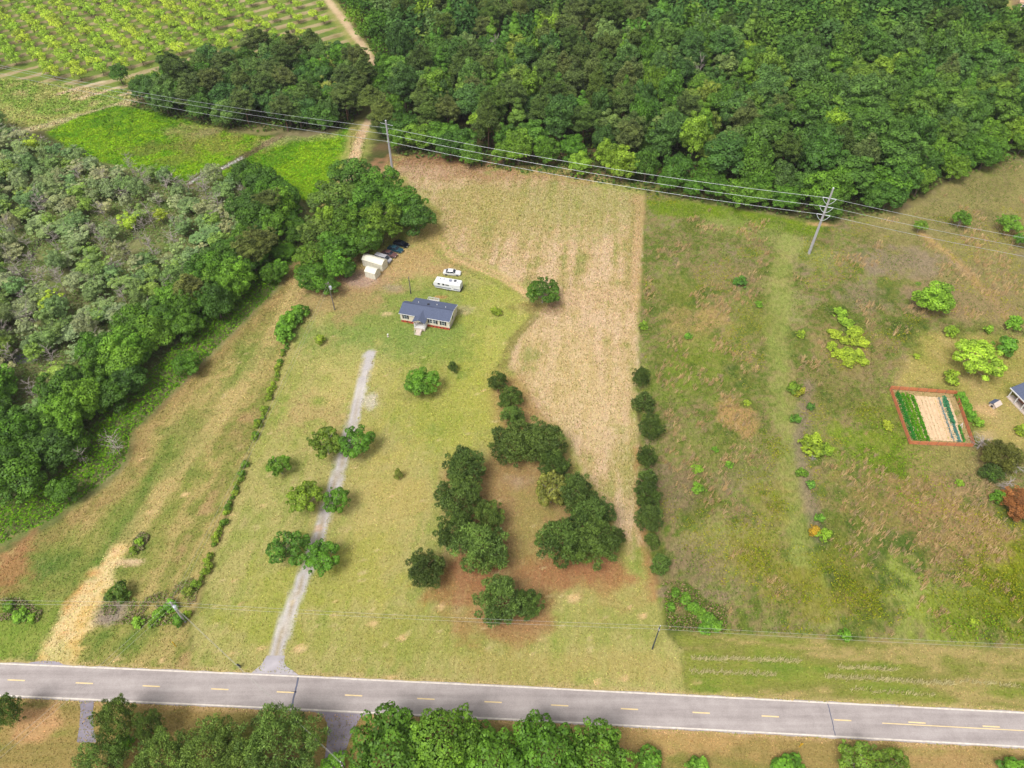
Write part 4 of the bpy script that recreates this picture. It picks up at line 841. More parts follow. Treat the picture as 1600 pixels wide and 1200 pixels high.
# creepers and brambles at the swamp edge, plants of the swamp floor
qs, ds = sample(SW, 280000); px_, py_ = project(qs[:, 0], qs[:, 1], 0)
ed = (ds < 9) & (py_ > 380); inn = (~ed) & (fbm(qs[:, 0], qs[:, 1], 6, 44) > .34) & (R.uniform(size=len(qs)) < .45)
hq = fbm(qs[:, 0], qs[:, 1], 3.2, 19)
ground_leaves('brambles', 'bright green creepers and brambles at the swamp wood edge', 'brambles', qs[ed], hq[ed]*2.6*sstep(0, 2.5, ds[ed])*R.uniform(.7, 1, ed.sum()), R.uniform(.18, .36, ed.sum()), pick([(96,140,16), (84,128,20), (108,148,20), (74,114,26)], ed.sum()))
ground_leaves('swamp_plants', 'grey green low plants covering the swamp floor', 'plants', qs[inn], hq[inn]*1.5*R.uniform(.3, 1, inn.sum()), R.uniform(.18, .4, inn.sum()), pick([(106,132,66), (118,138,80), (96,124,50), (130,134,92), (108,140,52)], inn.sum()))
# weeds and dry grass of the meadow
MW = W(MEAD[:-4]+[(1500, 285), (1430, 332), (1290, 356), (1150, 336)]); MW = [(min(x, 175), y) for x, y in MW]
qs, ds = sample(MW, 260000, .6); px_, py_ = project(qs[:, 0], qs[:, 1], 0)
stripd = d_path(qs[:, 0], qs[:, 1], W([(1235, 375), (1218, 430), (1212, 520), (1222, 600), (1232, 700), (1242, 790), (1256, 880), (1290, 960)]))
YARDP = W([(1375, 590), (1440, 500), (1700, 500), (1800, 720), (1560, 700), (1528, 740), (1400, 745)])
keep = (stripd > 2.4+vnoise(qs[:, 0], qs[:, 1], 3)*1.5) & (sd_poly(qs[:, 0], qs[:, 1], YARDP) < 0) & (sd_poly(qs[:, 0], qs[:, 1], W(VERGE)) < 0) & (px_ < 1660)
qs = qs[keep]; px_ = px_[keep]; py_ = py_[keep]
fw = fbm(qs[:, 0], qs[:, 1], 9, 55); fy = fbm(qs[:, 0], qs[:, 1], 14, 66)
wk = (fw > .33) & (R.uniform(size=len(qs)) < .62)
q = qs[wk]; n = len(q); wc = pick([(90,114,36), (108,126,44), (78,102,32), (124,130,58), (136,124,84)], n)
yel = fy[wk] > .57; wc[yel] = pick([(146,142,28), (134,140,30), (152,146,48)], yel.sum())
ground_leaves('meadow_weeds', 'knee high olive and yellow green weeds covering the right meadow', 'weeds', q, R.uniform(.03, .7, n)*sstep(.36, .55, fw[wk]), R.uniform(.10, .24, n), wc, .55, .5)
ft = fbm(qs[:, 0], qs[:, 1], 7, 88, 3); hot = np.zeros(len(qs))
for a, b_, rx, ry in [(1440,800,22,11), (1150,640,5,12), (1115,500,8,14), (1060,560,5,16), (1320,720,8,4), (1545,830,10,8), (1480,860,14,8), (1420,330,10,5), (1540,430,16,10), (1350,745,8,5), (1090,590,10,7), (1060,700,4,14), (1130,460,10,6)]:
    cx, cy = G(a, b_); hot = np.maximum(hot, 1-np.sqrt(((qs[:, 0]-cx)/rx)**2+((qs[:, 1]-cy)/ry)**2))
tk_ = (ft*.75+np.clip(hot, 0, 1)*.40 > .50) & (R.uniform(size=len(qs)) < .085)
q = qs[tk_]; Vs = []; Fs = []; Cs = []
rowq = []
for a, b_, y0, y1, st_ in [(1080, 1250, 1029, 1034, 2.2), (1078, 1215, 1050, 1056, 3.2), (1290, 1490, 1058, 1070, 2.6), (1310, 1400, 1043, 1048, 2.8), (1330, 1460, 1078, 1088, 6), (1500, 1600, 1066, 1074, 6)]:
    for px in np.arange(a, b_, st_): rowq.append(G(px+R.uniform(-1, 1), y0+(y1-y0)*(px-a)/(b_-a)+R.uniform(-1.4, 1.4)))
nq = len(q); q = np.concatenate([q, np.array(rowq)])
lean = np.array((.35, .30))
for qi, (x, y) in enumerate(q):
    k = R.randint(7, 12); base = A(*[(206,172,118), (192,160,112), (214,182,132), (180,156,118)][R.randint(4)])
    hh = R.uniform(.6, 1.25)
    if qi >= nq: hh *= .55; base = A(204, 192, 138)
    for j in range(k):
        b0 = np.array((x, y))+R.normal(size=2)*.14; t = np.array((b0[0], b0[1], 0))
        tip = np.array((b0[0]+lean[0]*hh+R.normal()*.22, b0[1]+lean[1]*hh+R.normal()*.22, hh*R.uniform(.7, 1)))
        s = np.array((R.normal(), R.normal(), 0)); s = s/np.linalg.norm(s)*.034; i0 = len(Vs)*4
        Vs.append((t-s, t+s, tip+s*.9, tip-s*.9)); Cs.append(base*R.uniform(.8, 1.25))
Vs = np.array(Vs).reshape(-1, 3); Cs = np.repeat(np.c_[np.array(Cs), np.ones(len(Cs))], 4, 0)
tag(link('dry_grass', mesh_np('dry_grass', Vs, np.arange(len(Vs)).reshape(-1, 4), M_VGRASS, {'Col': ('FLOAT_COLOR', Cs)})), 'tufts of tall tan dry grass standing in the right meadow', 'grass', kind='stuff')
GOLD = [(1190,872,5,6), (1205,790,4,3.5), (1325,918,9,6), (1300,880,5,4), (1250,940,5,4), (1575,890,12,10), (1592,950,16,7), (1360,945,6,4), (1100,800,2,2), (1160,820,3,2), (1230,990,5,1.5), (1380,705,9,7), (1410,760,7,5), (1355,645,4,3), (1475,345,4,2), (1210,700,3,4), (1540,980,10,3)]
qq, cc = [], []
for a, b_, rx, ry in GOLD:
    n = int(rx*ry*42); p = np.array(G(a, b_))+R.normal(size=(n, 2))*np.array((rx, ry))*.55; k = fbm(p[:, 0], p[:, 1], 2.2, 23) > .44; p = p[k]; qq.append(p)
    base_ = [(144,146,24), (128,138,24), (148,144,40), (100,120,26), (112,128,24)] if a not in (1380, 1410, 1540) else [(112,146,24), (124,152,30), (98,130,28)]
    cc.append(pick(base_, len(p)))
q = np.concatenate(qq); k = sd_poly(q[:, 0], q[:, 1], W(VERGE)) < -.5; q = q[k]; cc = np.concatenate(cc)[k]
ground_leaves('goldenrod', 'patches of yellow green tall weeds in the right meadow', 'weeds', q, R.uniform(.1, .95, len(q)), R.uniform(.10, .22, len(q)), cc, .5, .55)
q, _ = sample(W([(1034, 912), (1062, 908), (1090, 925), (1136, 955), (1134, 990), (1044, 984)]), 9000); q = q[fbm(q[:, 0], q[:, 1], 2.4, 29) > .45]
ground_leaves('boundary_weeds', 'rank green and brown weeds round the vivid shrubs by the boundary', 'weeds', q, R.uniform(.05, .9, len(q)), R.uniform(.1, .24, len(q)), pick([(92,120,36), (104,134,30), (140,120,84), (80,104,40), (160,134,104)], len(q)), .5, .5)
# ragged grass along both pavement edges
eg = []
for Pn, sg in ((RT, 1), (RB, -1)):
    for x, y in resample(Pn, 3000):
        if abs(x) < 120 and R.uniform() < .35+.5*vnoise(np.array([x]), np.array([y]), 3.0, sg+5)[0]: eg.append((x+R.normal()*.1, y+sg*(.30+abs(R.normal())*.22-(.22 if (x > 15 and sg > 0 and vnoise(np.array([x]), np.array([y]), 2.2, 3)[0] > .68) else 0))))
eg = np.array(eg); eg = eg[(eg[:, 1] > np.interp(eg[:, 0], RT[:, 0], RT[:, 1])-.05) | (eg[:, 1] < np.interp(eg[:, 0], RB[:, 0], RB[:, 1])+.05)]; eg = eg[(sd_poly(eg[:, 0], eg[:, 1], W([(385, 1060), (400, 1030), (460, 1030), (480, 1060)])) < 0) & (sd_poly(eg[:, 0], eg[:, 1], W([(484, 1100), (590, 1100), (590, 1130), (484, 1130)])) < 0) & (sd_poly(eg[:, 0], eg[:, 1], W([(25, 1045), (25, 1020), (120, 1020), (125, 1050)])) < 0)]
ground_leaves('edge_grass', 'ragged strip of grass growing over the pavement edges', 'grass', eg, R.uniform(.04, .16, len(eg)), R.uniform(.08, .2, len(eg)), pick([(150,148,70), (188,164,104), (132,140,58), (204,178,124)], len(eg)), .6, .5)
# short grass, stubble and litter: real blades coloured like the ground they grow on
def turf(name, label, cat, P, n, size, asp, flat, zones, hmax, ang=None, spreadc=.42, boost=1.2):
    q, _ = sample(P, n)
    ix = np.clip(np.searchsorted(xs, q[:, 0]), 0, len(xs)-1); iy = np.clip(np.searchsorted(ys, q[:, 1]), 0, len(ys)-1)
    k = np.isin(zone[iy, ix], [ZN.index(z) for z in zones]) & (np.abs(q[:, 0]) < 10+.78*(q[:, 1]*CT+CAM_H*ST)) & ~((q[:, 1] > np.interp(q[:, 0], RB[:, 0], RB[:, 1])-.55) & (q[:, 1] < np.interp(q[:, 0], RT[:, 0], RT[:, 1])+.5)); q, ix, iy = q[k], ix[k], iy[k]; n = len(q)
    c = col[iy, ix]*(1+R.uniform(-spreadc, spreadc*1.15, (n, 1)))
    g = R.uniform(size=n); c[g < .3] *= np.array((.86, 1.04, .8)); c[g > .72] *= np.array((1.12, 1.0, 1.02))
    if 'hay_field' in zones: gk = R.uniform(size=n) < .16*(.4+1.2*fbm(q[:, 0], q[:, 1], 5, 7)); c[gk] = A(146, 148, 62)*R.uniform(.7, 1.2, (gk.sum(), 1))
    P3 = np.c_[q, R.uniform(.02, hmax, n)]; N = unit(R.normal(size=(n, 3))*(1-flat)+np.array((0, 0, flat)))
    D = None if ang is None else unit(np.c_[np.full(n, math.cos(ang)), np.full(n, math.sin(ang)), np.zeros(n)]+R.normal(size=(n, 3))*.35)
    V, Fq, _ = leaf_quads(P3, N, R.uniform(.6, 1.4, n)*size*(.75+q[:, 1]/260), np.zeros(n), R, asp, D)
    tag(link(name, mesh_np(name, V, Fq, M_VGRASS, {'Col': ('FLOAT_COLOR', np.repeat(np.c_[c*boost, np.ones(n)], 4, 0))})), label, cat, kind='stuff')
turf('lawn_grass', 'short mown grass of the lawn round the house and driveway', 'grass', W(LAWN), 190000, .15, .5, .55, ['lawn'], .07)
turf('hay_stubble', 'cut straw and stubble lying on the hay field', 'stubble', W(HAY), 110000, .19, .34, .7, ['hay_field'], .08, math.radians(83), .5, 1.0)
turf('track_grass', 'short patchy grass of the strip with the farm track', 'grass', W([(0, 860)]+TRACK[:10]+[(-30, 900), (-30, 1035)]+TRACK[12:]), 120000, .16, .5, .55, ['track_field', 'dirt_road'], .07)
turf('verge_turf', 'short roadside grass on the verges of the paved road', 'grass', [(-100, 62), (100, 62), (100, 24), (-100, 24)], 90000, .14, .5, .55, ['grass_verge'], .09)
turf('wet_grass', 'lush bright grass of the wet field', 'grass', W(WETF), 45000, .26, .5, .75, ['wet_field'], .12, None, .3, 1.3)
turf('yard_turf', 'short grass of the neighbour yard round the garden', 'grass', W([(1360, 500), (1640, 500), (1660, 760), (1360, 760)]), 40000, .15, .5, .55, ['yard', 'meadow'], .08)
turf('far_turf', 'pale grass by the orchard corner', 'grass', W([(-20, 115), (200, 130), (240, 160), (70, 205), (-20, 200)]), 26000, .24, .5, .6, ['far_field'], .1)
# tangled weeds round the roadside pole and in the scrub strip
q, _ = sample(W([(160, 946), (190, 938), (228, 935), (262, 922), (300, 902), (312, 915), (298, 975), (240, 979), (162, 973)]), 9000); q3, _ = sample(W([(205, 868), (210, 845), (222, 832), (234, 838), (226, 860)]), 6000); q4, _ = sample(W([(-40, 935), (30, 935), (68, 955), (60, 972), (-40, 968)]), 6000); q = np.concatenate([q, q3, q4]); q = q[fbm(q[:, 0], q[:, 1], 2.6, 17) > .47]
ground_leaves('tangled_weeds', 'tangled brown and green weeds by the left track and roadside pole', 'weeds', q, R.uniform(.02, .6, len(q)), R.uniform(.1, .24, len(q)), pick([(140,130,92), (112,140,46), (160,140,116), (100,130,46), (150,134,104)], len(q)), .5, .45)

# ------------------------------------------------------------------ the house
M_SIDING = paint('cream_siding', A(240, 228, 206), .6, .3, .04, .8); M_TRIM = paint('white_trim', A(246, 244, 242), .5, .3, .03); M_BLACK = paint('black_shutter', A(38, 40, 50), .5, .3, .1)
M_SHINGLE = paint('slate_shingles', A(98, 106, 130), .9, .15, .12, 3.0, bump=.2); M_BRICK = paint('red_brick', A(206, 92, 66), .85, .2, .14, 6.0, bump=.3); M_GLASS = paint('window_glass', A(70, 84, 96), .12, .5, .2, 1.0)
M_DARK = paint('dark_metal', A(52, 54, 62), .5, .4, .1); M_CONC = paint('pale_concrete', A(222, 204, 190), .85, .2, .1, 3.0); M_DECK = paint('painted_deck', A(236, 230, 226), .7, .2, .06, 3.0)
HA = math.radians(-14.2)
house = tag(empty('house', (-28.28, 135.5, 0), HA), 'cream single storey house with slate grey roof and red brick base', 'house')
W0, W1, LEN, DEP, ZB, ZE, ZR = 0.0, 2.1, 12.9, 6.2, 0.75, 3.15, 3.95
SL = (ZR-ZE)/(DEP/2)
def gable(x0, x1, y0, yr, y1, zb, ze, zr):
    m = MB(); m.prism([(y0, zb), (y1, zb), (y1, ze), (yr, zr), (y0, ze)], (x0, x1)); return m
WD = 4.4
ww = MB(); ww.prism([(.0, ZB), (WD, ZB), (WD, ZR-.75), (3.1, ZR-.06), (0, ZE-.06)], (W0, W1)); ww.prism([(0, ZB), (DEP, ZB), (DEP, ZE-.06), (3.1, ZR-.06), (0, ZE-.06)], (W1+.002, LEN))
wall = ww.build('wall', M_SIDING, house)
for k in range(4):
    z = ZB+.5+.6*k; m = MB(); m.box(W0-.012, -.012, z, LEN+.012, 0.02, z+.035); link('siding_course', m.mesh('siding_course', M_TRIM), wall)
for x, y in ((W0, 0), (LEN, 0), (LEN, DEP)):
    MB().box(x-.06, y-.06, ZB, x+.06, y+.06, ZE-.1).build('corner_board', M_TRIM, wall)
fb = MB(); fb.box(W0+.03, .03, 0, LEN-.03, .35, ZB); base = fb.build('brick_base', M_BRICK, house)
fb = MB(); fb.box(W0+.05, .352, 0, LEN-.05, WD-.03, ZB); fb.box(W1, WD-.028, 0, LEN-.05, DEP-.03, ZB); fb.build('skirting', M_CONC, house)
for x in list(np.linspace(.5, 3.7, 4))+list(np.linspace(7.7, 12.3, 6)):
    MB().box(x-.18, -.005, .26, x+.18, .06, .52).build('vent', M_DARK, base)
rf = MB(); OV = .32
def slope(m, x0, x1, ya, za, yb, zb_, t=.09):
    m.hexa([(x0, ya, za), (x1, ya, za), (x1, yb, zb_), (x0, yb, zb_)], [(x0, ya, za+t), (x1, ya, za+t), (x1, yb, zb_+t), (x0, yb, zb_+t)])
roof = empty('roof'); roof.parent = house
for nm, a in (('front_slope', (W0-.3, LEN+.3, -OV, ZE-OV*SL, 3.1, ZR)), ('back_slope', (W1-.25, LEN+.3, DEP+OV, ZE-OV*SL, 3.104, ZR)), ('wing_back_slope', (W0-.3, W1-.26, WD+.2, ZR-.80, 3.104, ZR))):
    m = MB(); slope(m, *a); m.build(nm, M_SHINGLE, roof)
MB().box(W0-.3, 2.98, ZR+.075, LEN+.3, 3.22, ZR+.13).build('ridge_cap', paint('ridge_shingles', A(84, 90, 112), .9, .15, .1), roof)
for xx in (LEN+.3,):
    m = MB(); m.hexa([(xx, -OV, ZE-OV*SL-.12), (xx+.05, -OV, ZE-OV*SL-.12), (xx+.05, 3.1, ZR-.12), (xx, 3.1, ZR-.12)], [(xx, -OV, ZE-OV*SL+.1), (xx+.05, -OV, ZE-OV*SL+.1), (xx+.05, 3.1, ZR+.1), (xx, 3.1, ZR+.1)]); m.build('rake_board', M_TRIM, roof)
    m = MB(); m.hexa([(xx, DEP+OV, ZE-OV*SL-.12), (xx+.05, DEP+OV, ZE-OV*SL-.12), (xx+.05, 3.1, ZR-.12), (xx, 3.1, ZR-.12)], [(xx, DEP+OV, ZE-OV*SL+.1), (xx+.05, DEP+OV, ZE-OV*SL+.1), (xx+.05, 3.1, ZR+.1), (xx, 3.1, ZR+.1)]); m.build('rake_board', M_TRIM, roof)
for vx, vy in ((3.6, 4.1), (8.4, 4.4), (10.9, 3.9)): MB().tube([(vx, vy, ZR-SL*(vy-3.1)), (vx, vy, ZR-SL*(vy-3.1)+.42)], .09, 8).build('vent_pipe', M_TRIM, roof)
MB().box(6.0, 3.7, ZR-.34, 6.5, 4.2, ZR+.1).build('roof_vent', M_DARK, roof)
MB().box(W0-.3, -OV-.06, ZE-OV*SL-.1, 4.0, -OV-.003, ZE-OV*SL+.06).build('gutter', M_TRIM, roof); MB().box(7.25, -OV-.06, ZE-OV*SL-.1, LEN+.3, -OV-.003, ZE-OV*SL+.06).build('gutter', M_TRIM, roof)
def window(cx, wd, z0=1.45, z1=2.75, shut=True):
    f = MB(); f.box(cx-wd/2, -.07, z0, cx+wd/2, .01, z1); fo = f.build('window', M_TRIM, house)
    MB().box(cx-wd/2+.07, -.09, z0+.08, cx+wd/2-.07, -.06, z1-.08).build('pane', M_GLASS, fo)
    MB().box(cx-wd/2, -.105, (z0+z1)/2-.03, cx+wd/2, -.08, (z0+z1)/2+.03).build('sash_bar', M_TRIM, fo)
def shutter(cx, z0=1.4, z1=2.8): MB().box(cx-.19, -.085, z0, cx+.19, .01, z1).build('shutter', M_BLACK, house)
window(1.35, .85); shutter(.7); shutter(2.0)
window(8.1, .75); window(9.05, .75); shutter(7.5); shutter(9.65)
window(11.3, .8); shutter(10.67); shutter(11.93)
m = MB().box(LEN-.01, 2.2, 1.5, LEN+.07, 3.1, 2.7); fo = m.build('window', M_TRIM, house); MB().box(LEN+.05, 2.28, 1.58, LEN+.09, 3.02, 2.62).build('pane', M_GLASS, fo)
PX0, PX1, PY = 4.2, 7.0, -1.9; PM = (PX0+PX1)/2
porch = empty('porch'); porch.parent = house
MB().box(PX0, PY, 0, PX1, -.01, ZB-.05).build('brick_footing', M_CONC, porch); MB().box(PX0-.05, PY-.05, ZB-.045, PX1+.05, -.01, ZB+.02).build('porch_floor', M_DECK, porch)
for x in (PX0+.08, PX1-.08): MB().box(x-.08, PY, ZB+.02, x+.08, PY+.16, 2.95).build('post', M_TRIM, porch)
for x in (PX0+.08, PX1-.08):
    m = MB().box(x-.04, PY+.16, ZB+.85, x+.04, -.02, ZB+.93); m.box(x-.03, PY+.16, ZB+.15, x+.03, -.02, ZB+.2)
    for k in range(7): y = PY+.3+k*.23; m.box(x-.02, y-.02, ZB+.2, x+.02, y+.02, ZB+.85)
    m.build('railing', M_TRIM, porch)
ro = empty('porch_roof'); ro.parent = house
PZ, PR = 2.85, 3.62
for sgn in (-1, 1):
    m = MB(); xe = PM+sgn*(PX1-PX0)/2+sgn*.3; ze = PZ-.12
    m.hexa([(PM, PY-.3, PR), (xe, PY-.3, ze), (xe, -.2, ze), (PM, 1.9, PR)], [(PM, PY-.3, PR+.09), (xe, PY-.3, ze+.09), (xe, -.2, ze+.09), (PM, 1.9, PR+.09)]); m.build('shingle_slope', M_SHINGLE, ro)
m = MB(); m.add([(PX0, PY, PZ), (PX1, PY, PZ), (PM, PY, PR-.04), (PX0, PY+.1, PZ), (PX1, PY+.1, PZ), (PM, PY+.1, PR-.04)], [(0, 1, 2), (3, 5, 4), (0, 3, 4, 1), (1, 4, 5, 2), (2, 5, 3, 0)]); m.build('gable_panel', M_SIDING, ro)
m = MB().box(PM-.75, -.06, ZB, PM+.75, .01, ZB+2.05); dr = m.build('front_door_and_shade', M_DARK, house); MB().box(PM+.3, -.1, ZB+.95, PM+.38, -.05, ZB+1.05).build('handle', M_TRIM, dr)  # door made wide and dark to stand in for the porch shade too
st = empty('steps'); st.parent = house
for k in range(5): MB().box(PM-.72, PY-.06-(k+1)*.36, 0, PM+.72, PY-.062-k*.36, ZB-.1-k*.13).build('tread', M_CONC, st)
for sgn in (-1, 1): MB().tube([(PM+sgn*.76, PY-.1, ZB+.85), (PM+sgn*.76, PY-1.8, .95)], .035, 5).tube([(PM+sgn*.76, PY-1.8, 0), (PM+sgn*.76, PY-1.8, .95)], .04, 5).build('handrail', M_TRIM, st)
dk = empty('back_deck'); dk.parent = house
MB().box(4.3, DEP+.34, .55, 7.2, DEP+3.2, .72).build('deck_floor', M_DECK, dk)
for x in (4.35, 5.75, 7.15):
    for y in (DEP+.4, DEP+3.15): MB().box(x-.05, y-.05, 0, x+.05, y+.05, 1.65).build('post', M_TRIM, dk)
m = MB()
for (a, b, c, d_) in ((4.3, DEP+3.1, 7.2, DEP+3.16), (4.3, DEP+.4, 4.36, DEP+3.1), (7.14, DEP+.4, 7.2, DEP+3.1)):
    m.box(a, b, 1.55, c, d_, 1.66); m.box(a, b, .85, c, d_, .92)
for k in range(15): m.box(4.4+k*.19, DEP+3.11, .92, 4.44+k*.19, DEP+3.15, 1.55)
m.build('railing', M_TRIM, dk)
at('foundation_shrub', 'small dark shrub against the brick base of the house', 'shrub', BUSH, 639, 501, 3.5, 1.0, (70, 84, 66), None, BP)
o = tag(empty('yard_ornament', (*G(606, 526), 0)), 'small white ornament standing on the lawn before the house', 'ornament')
MB().tube([(0, 0, 0), (0, 0, .12), (0, 0, .15), (0, 0, .5)], [.28, .25, .12, .1], 8).build('pedestal', M_CONC, o); MB().tube([(0, 0, .5), (.05, 0, .75), (.12, 0, .95), (.2, 0, 1.05)], [.1, .2, .12, .06], 8).build('figure', M_TRIM, o)

# ------------------------------------------------------------------ vehicles
M_TYRE = paint('tyre_rubber', A(36, 36, 38), .9, .1, .1); M_RIM = paint('wheel_rim', A(170, 172, 176), .35, .5, .05, metal=.6); M_LAMP = paint('lamp_glass', A(230, 226, 216), .2, .5, .05); M_RED = paint('red_lamp', A(170, 36, 30), .3, .5, .05); M_AUTOGL = paint('car_glass', A(48, 54, 66), .08, .6, .1)
def wheel(parent, x, y, r, wd=.2):
    e = empty('wheel', (x, y, r)); e.parent = parent
    MB().tube([(0, -wd/2, 0), (0, wd/2, 0)], r, 14).build('tyre', M_TYRE, e); MB().tube([(0, -wd/2-.012, 0), (0, wd/2+.012, 0)], r*.58, 10).build('rim', M_RIM, e)
def loft(secs):
    """secs: list of rings, each a list of points"""
    m = MB(); n = len(secs[0]); V = [p for s in secs for p in s]; Fc = []
    for i in range(len(secs)-1):
        for k in range(n): Fc.append((i*n+k, i*n+(k+1) % n, (i+1)*n+(k+1) % n, (i+1)*n+k))
    Fc += [tuple(range(n))[::-1], tuple((len(secs)-1)*n+k for k in range(n))]
    return m.add(V, Fc)
def car(label, col, x, y, ang, L=4.7, Wd=1.8, van=False, cat='car', name='parked_car'):
    e = tag(empty(name, (x, y, 0), ang), label, cat)
    mp_ = paint('car_paint', col, .28, .5, .03); h = Wd/2
    if not van: prof = [(-.5, .55, .82, .92), (-.44, .3, .92, 1.0), (-.3, .24, .95, 1.0), (0, .22, .93, 1.0), (.2, .22, .92, 1.0), (.4, .25, .84, .98), (.47, .32, .72, .92), (.5, .42, .6, .82)]
    else: prof = [(-.5, .5, 1.05, .95), (-.46, .32, 1.12, 1.0), (-.2, .28, 1.14, 1.0), (.2, .28, 1.12, 1.0), (.32, .3, 1.05, 1.0), (.44, .34, .98, .97), (.5, .45, .82, .88)]
    secs = []
    for fx, zb, zt, fw in prof:
        w_ = h*fw; zm = (zb+zt)/2+.06
        secs.append([(fx*L, -w_*.93, zb), (fx*L, w_*.93, zb), (fx*L, w_, zm), (fx*L, w_*.94, zt-.02), (fx*L, w_*.6, zt+.02), (fx*L, -w_*.6, zt+.02), (fx*L, -w_*.94, zt-.02), (fx*L, -w_, zm)])
    loft(secs).build('body', mp_, e, smooth=False)
    if not van: c0, c1, r0, r1, zt, zb = -.36, .2, -.22, .06, 1.42, .93
    else: c0, c1, r0, r1, zt, zb = -.49, .36, -.47, .2, 1.95, 1.12
    a = h*.9; b = h*.72
    g = MB(); g.hexa([(c0*L, -a, zb), (c1*L, -a, zb), (c1*L, a, zb), (c0*L, a, zb)], [(r0*L, -b, zt), (r1*L, -b, zt), (r1*L, b, zt), (r0*L, b, zt)]); g.build('cabin_glass', M_AUTOGL, e)
    r = MB(); r.hexa([(r0*L-.06, -b-.03, zt-.03), (r1*L+.06, -b-.03, zt-.03), (r1*L+.06, b+.03, zt-.03), (r0*L-.06, b+.03, zt-.03)], [(r0*L+.04, -b+.06, zt+.05), (r1*L-.04, -b+.06, zt+.05), (r1*L-.04, b-.06, zt+.05), (r0*L+.04, b-.06, zt+.05)]); r.build('roof', mp_, e)
    for s in (-1, 1):
        for f0, f1 in ((c0, r0), (c1, r1), ((c0+c1)/2-.02, (r0+r1)/2-.02)):
            MB().tube([(f0*L, s*(a+.005), zb), (f1*L, s*(b+.015), zt)], .045, 5).build('pillar', mp_, e)
        for fx in (-.31, .31): wheel(e, fx*L, s*(h-.1), .33)
        MB().box(L*.485, s*h*.62-.14, .58, L*.505, s*h*.62+.14, .7).build('headlight', M_LAMP, e); MB().box(-L*.502, s*h*.66-.14, .68, -L*.49, s*h*.66+.14, .82).build('taillight', M_RED, e)
        MB().box(c1*L-.25, s*(h-.02)-.06, .95, c1*L-.1, s*(h+.06)+.06, 1.08).build('mirror', mp_, e)
    return e
car('white sedan parked behind the camper trailer', A(238, 236, 234), -16.4, 155.0, math.radians(-7), 4.8)
PA = math.radians(-24)
def nosed(px, py, L): 
    x, y = G(px, py); return x-math.cos(PA)*L/2, y-math.sin(PA)*L/2
car('silver van parked beside the long cream shed', A(186, 184, 190), *nosed(611, 411, 4.8), PA, 4.8, 1.9, True, 'van', 'parked_van')
car('dull maroon car between the silver van and the teal sedan', A(120, 86, 84), *nosed(620, 402.5, 4.6), PA, 4.6)
car('dark teal sedan parked under the grove edge', A(44, 84, 98), *nosed(629.5, 395, 4.7), PA, 4.7)
car('black sedan parked farthest along the grove edge', A(16, 18, 32), *nosed(638, 386.5, 4.6), PA, 4.6)
# camper trailer
rv = tag(empty('camper_trailer', (-17.0, 149.0, 0), math.radians(-15)), 'long white camper trailer parked behind the house', 'camper')
M_RV = paint('white_camper_skin', A(246, 246, 248), .4, .4, .03); M_STRIPE = paint('grey_stripe', A(150, 154, 172), .4, .4, .05)
L, h = 7.2, 1.15
loft([[(fx*L, -h*fw, .5+zz), (fx*L, h*fw, .5+zz), (fx*L, h, 1.0), (fx*L, h, 2.45-zt), (fx*L, h*.8, 2.65-zt), (fx*L, -h*.8, 2.65-zt), (fx*L, -h, 2.45-zt), (fx*L, -h, 1.0)] for fx, fw, zz, zt in ((-.5, .98, .35, .35), (-.47, 1, .05, .05), (0, 1, 0, 0), (.47, 1, 0, .02), (.5, .98, .15, .12))]).build('body', M_RV, rv)
MB().box(-L*.485, -h-.012, .78, L*.485, -h+.05, 1.12).build('side_stripe', M_STRIPE, rv)
for x in (-2.3, -1.0): MB().box(x-.3, -h-.02, 1.65, x+.3, -h+.05, 2.2).build('window', M_AUTOGL, rv)
MB().box(-.45, -h-.02, 1.75, .55, -h+.05, 2.05).build('window', M_AUTOGL, rv)
dr = MB().box(1.1, -h-.025, .62, 1.75, -h+.05, 2.3).build('door', M_RV, rv); MB().box(1.6, -h-.06, 1.4, 1.68, -h-.02, 1.55).build('handle', M_DARK, dr)
MB().box(.3, -.38, 2.62, 1.0, .38, 2.88).build('air_conditioner', M_STRIPE, rv)
for x, y, s in ((1.9, .25, .32), (-1.2, .2, .16), (-2.2, .1, .14), (2.7, -.4, .12)): MB().box(x-s, y-s, 2.62, x+s, y+s, 2.76).build('roof_vent', M_DARK if s > .2 else M_STRIPE, rv)
for s in (-1, 1):
    for x in (-.1, .75): wheel(rv, x, s*(h-.15), .34)
MB().tube([(-L/2+.1, -.7, .6), (-L/2-1.1, 0, .5)], .06, 5).tube([(-L/2+.1, .7, .6), (-L/2-1.1, 0, .5)], .06, 5).tube([(-L/2-1.0, 0, 0), (-L/2-1.0, 0, .75)], .05, 5).build('hitch', M_DARK, rv)
MB().tube([(-L/2-.45, -.22, .6), (-L/2-.45, -.22, 1.15)], .17, 8).tube([(-L/2-.45, .22, .6), (-L/2-.45, .22, 1.15)], .17, 8).build('gas_bottles', M_TRIM, rv)
MB().box(L/2-.02, -h*.9, .35, L/2+.16, h*.9, .55).build('bumper', M_DARK, rv)
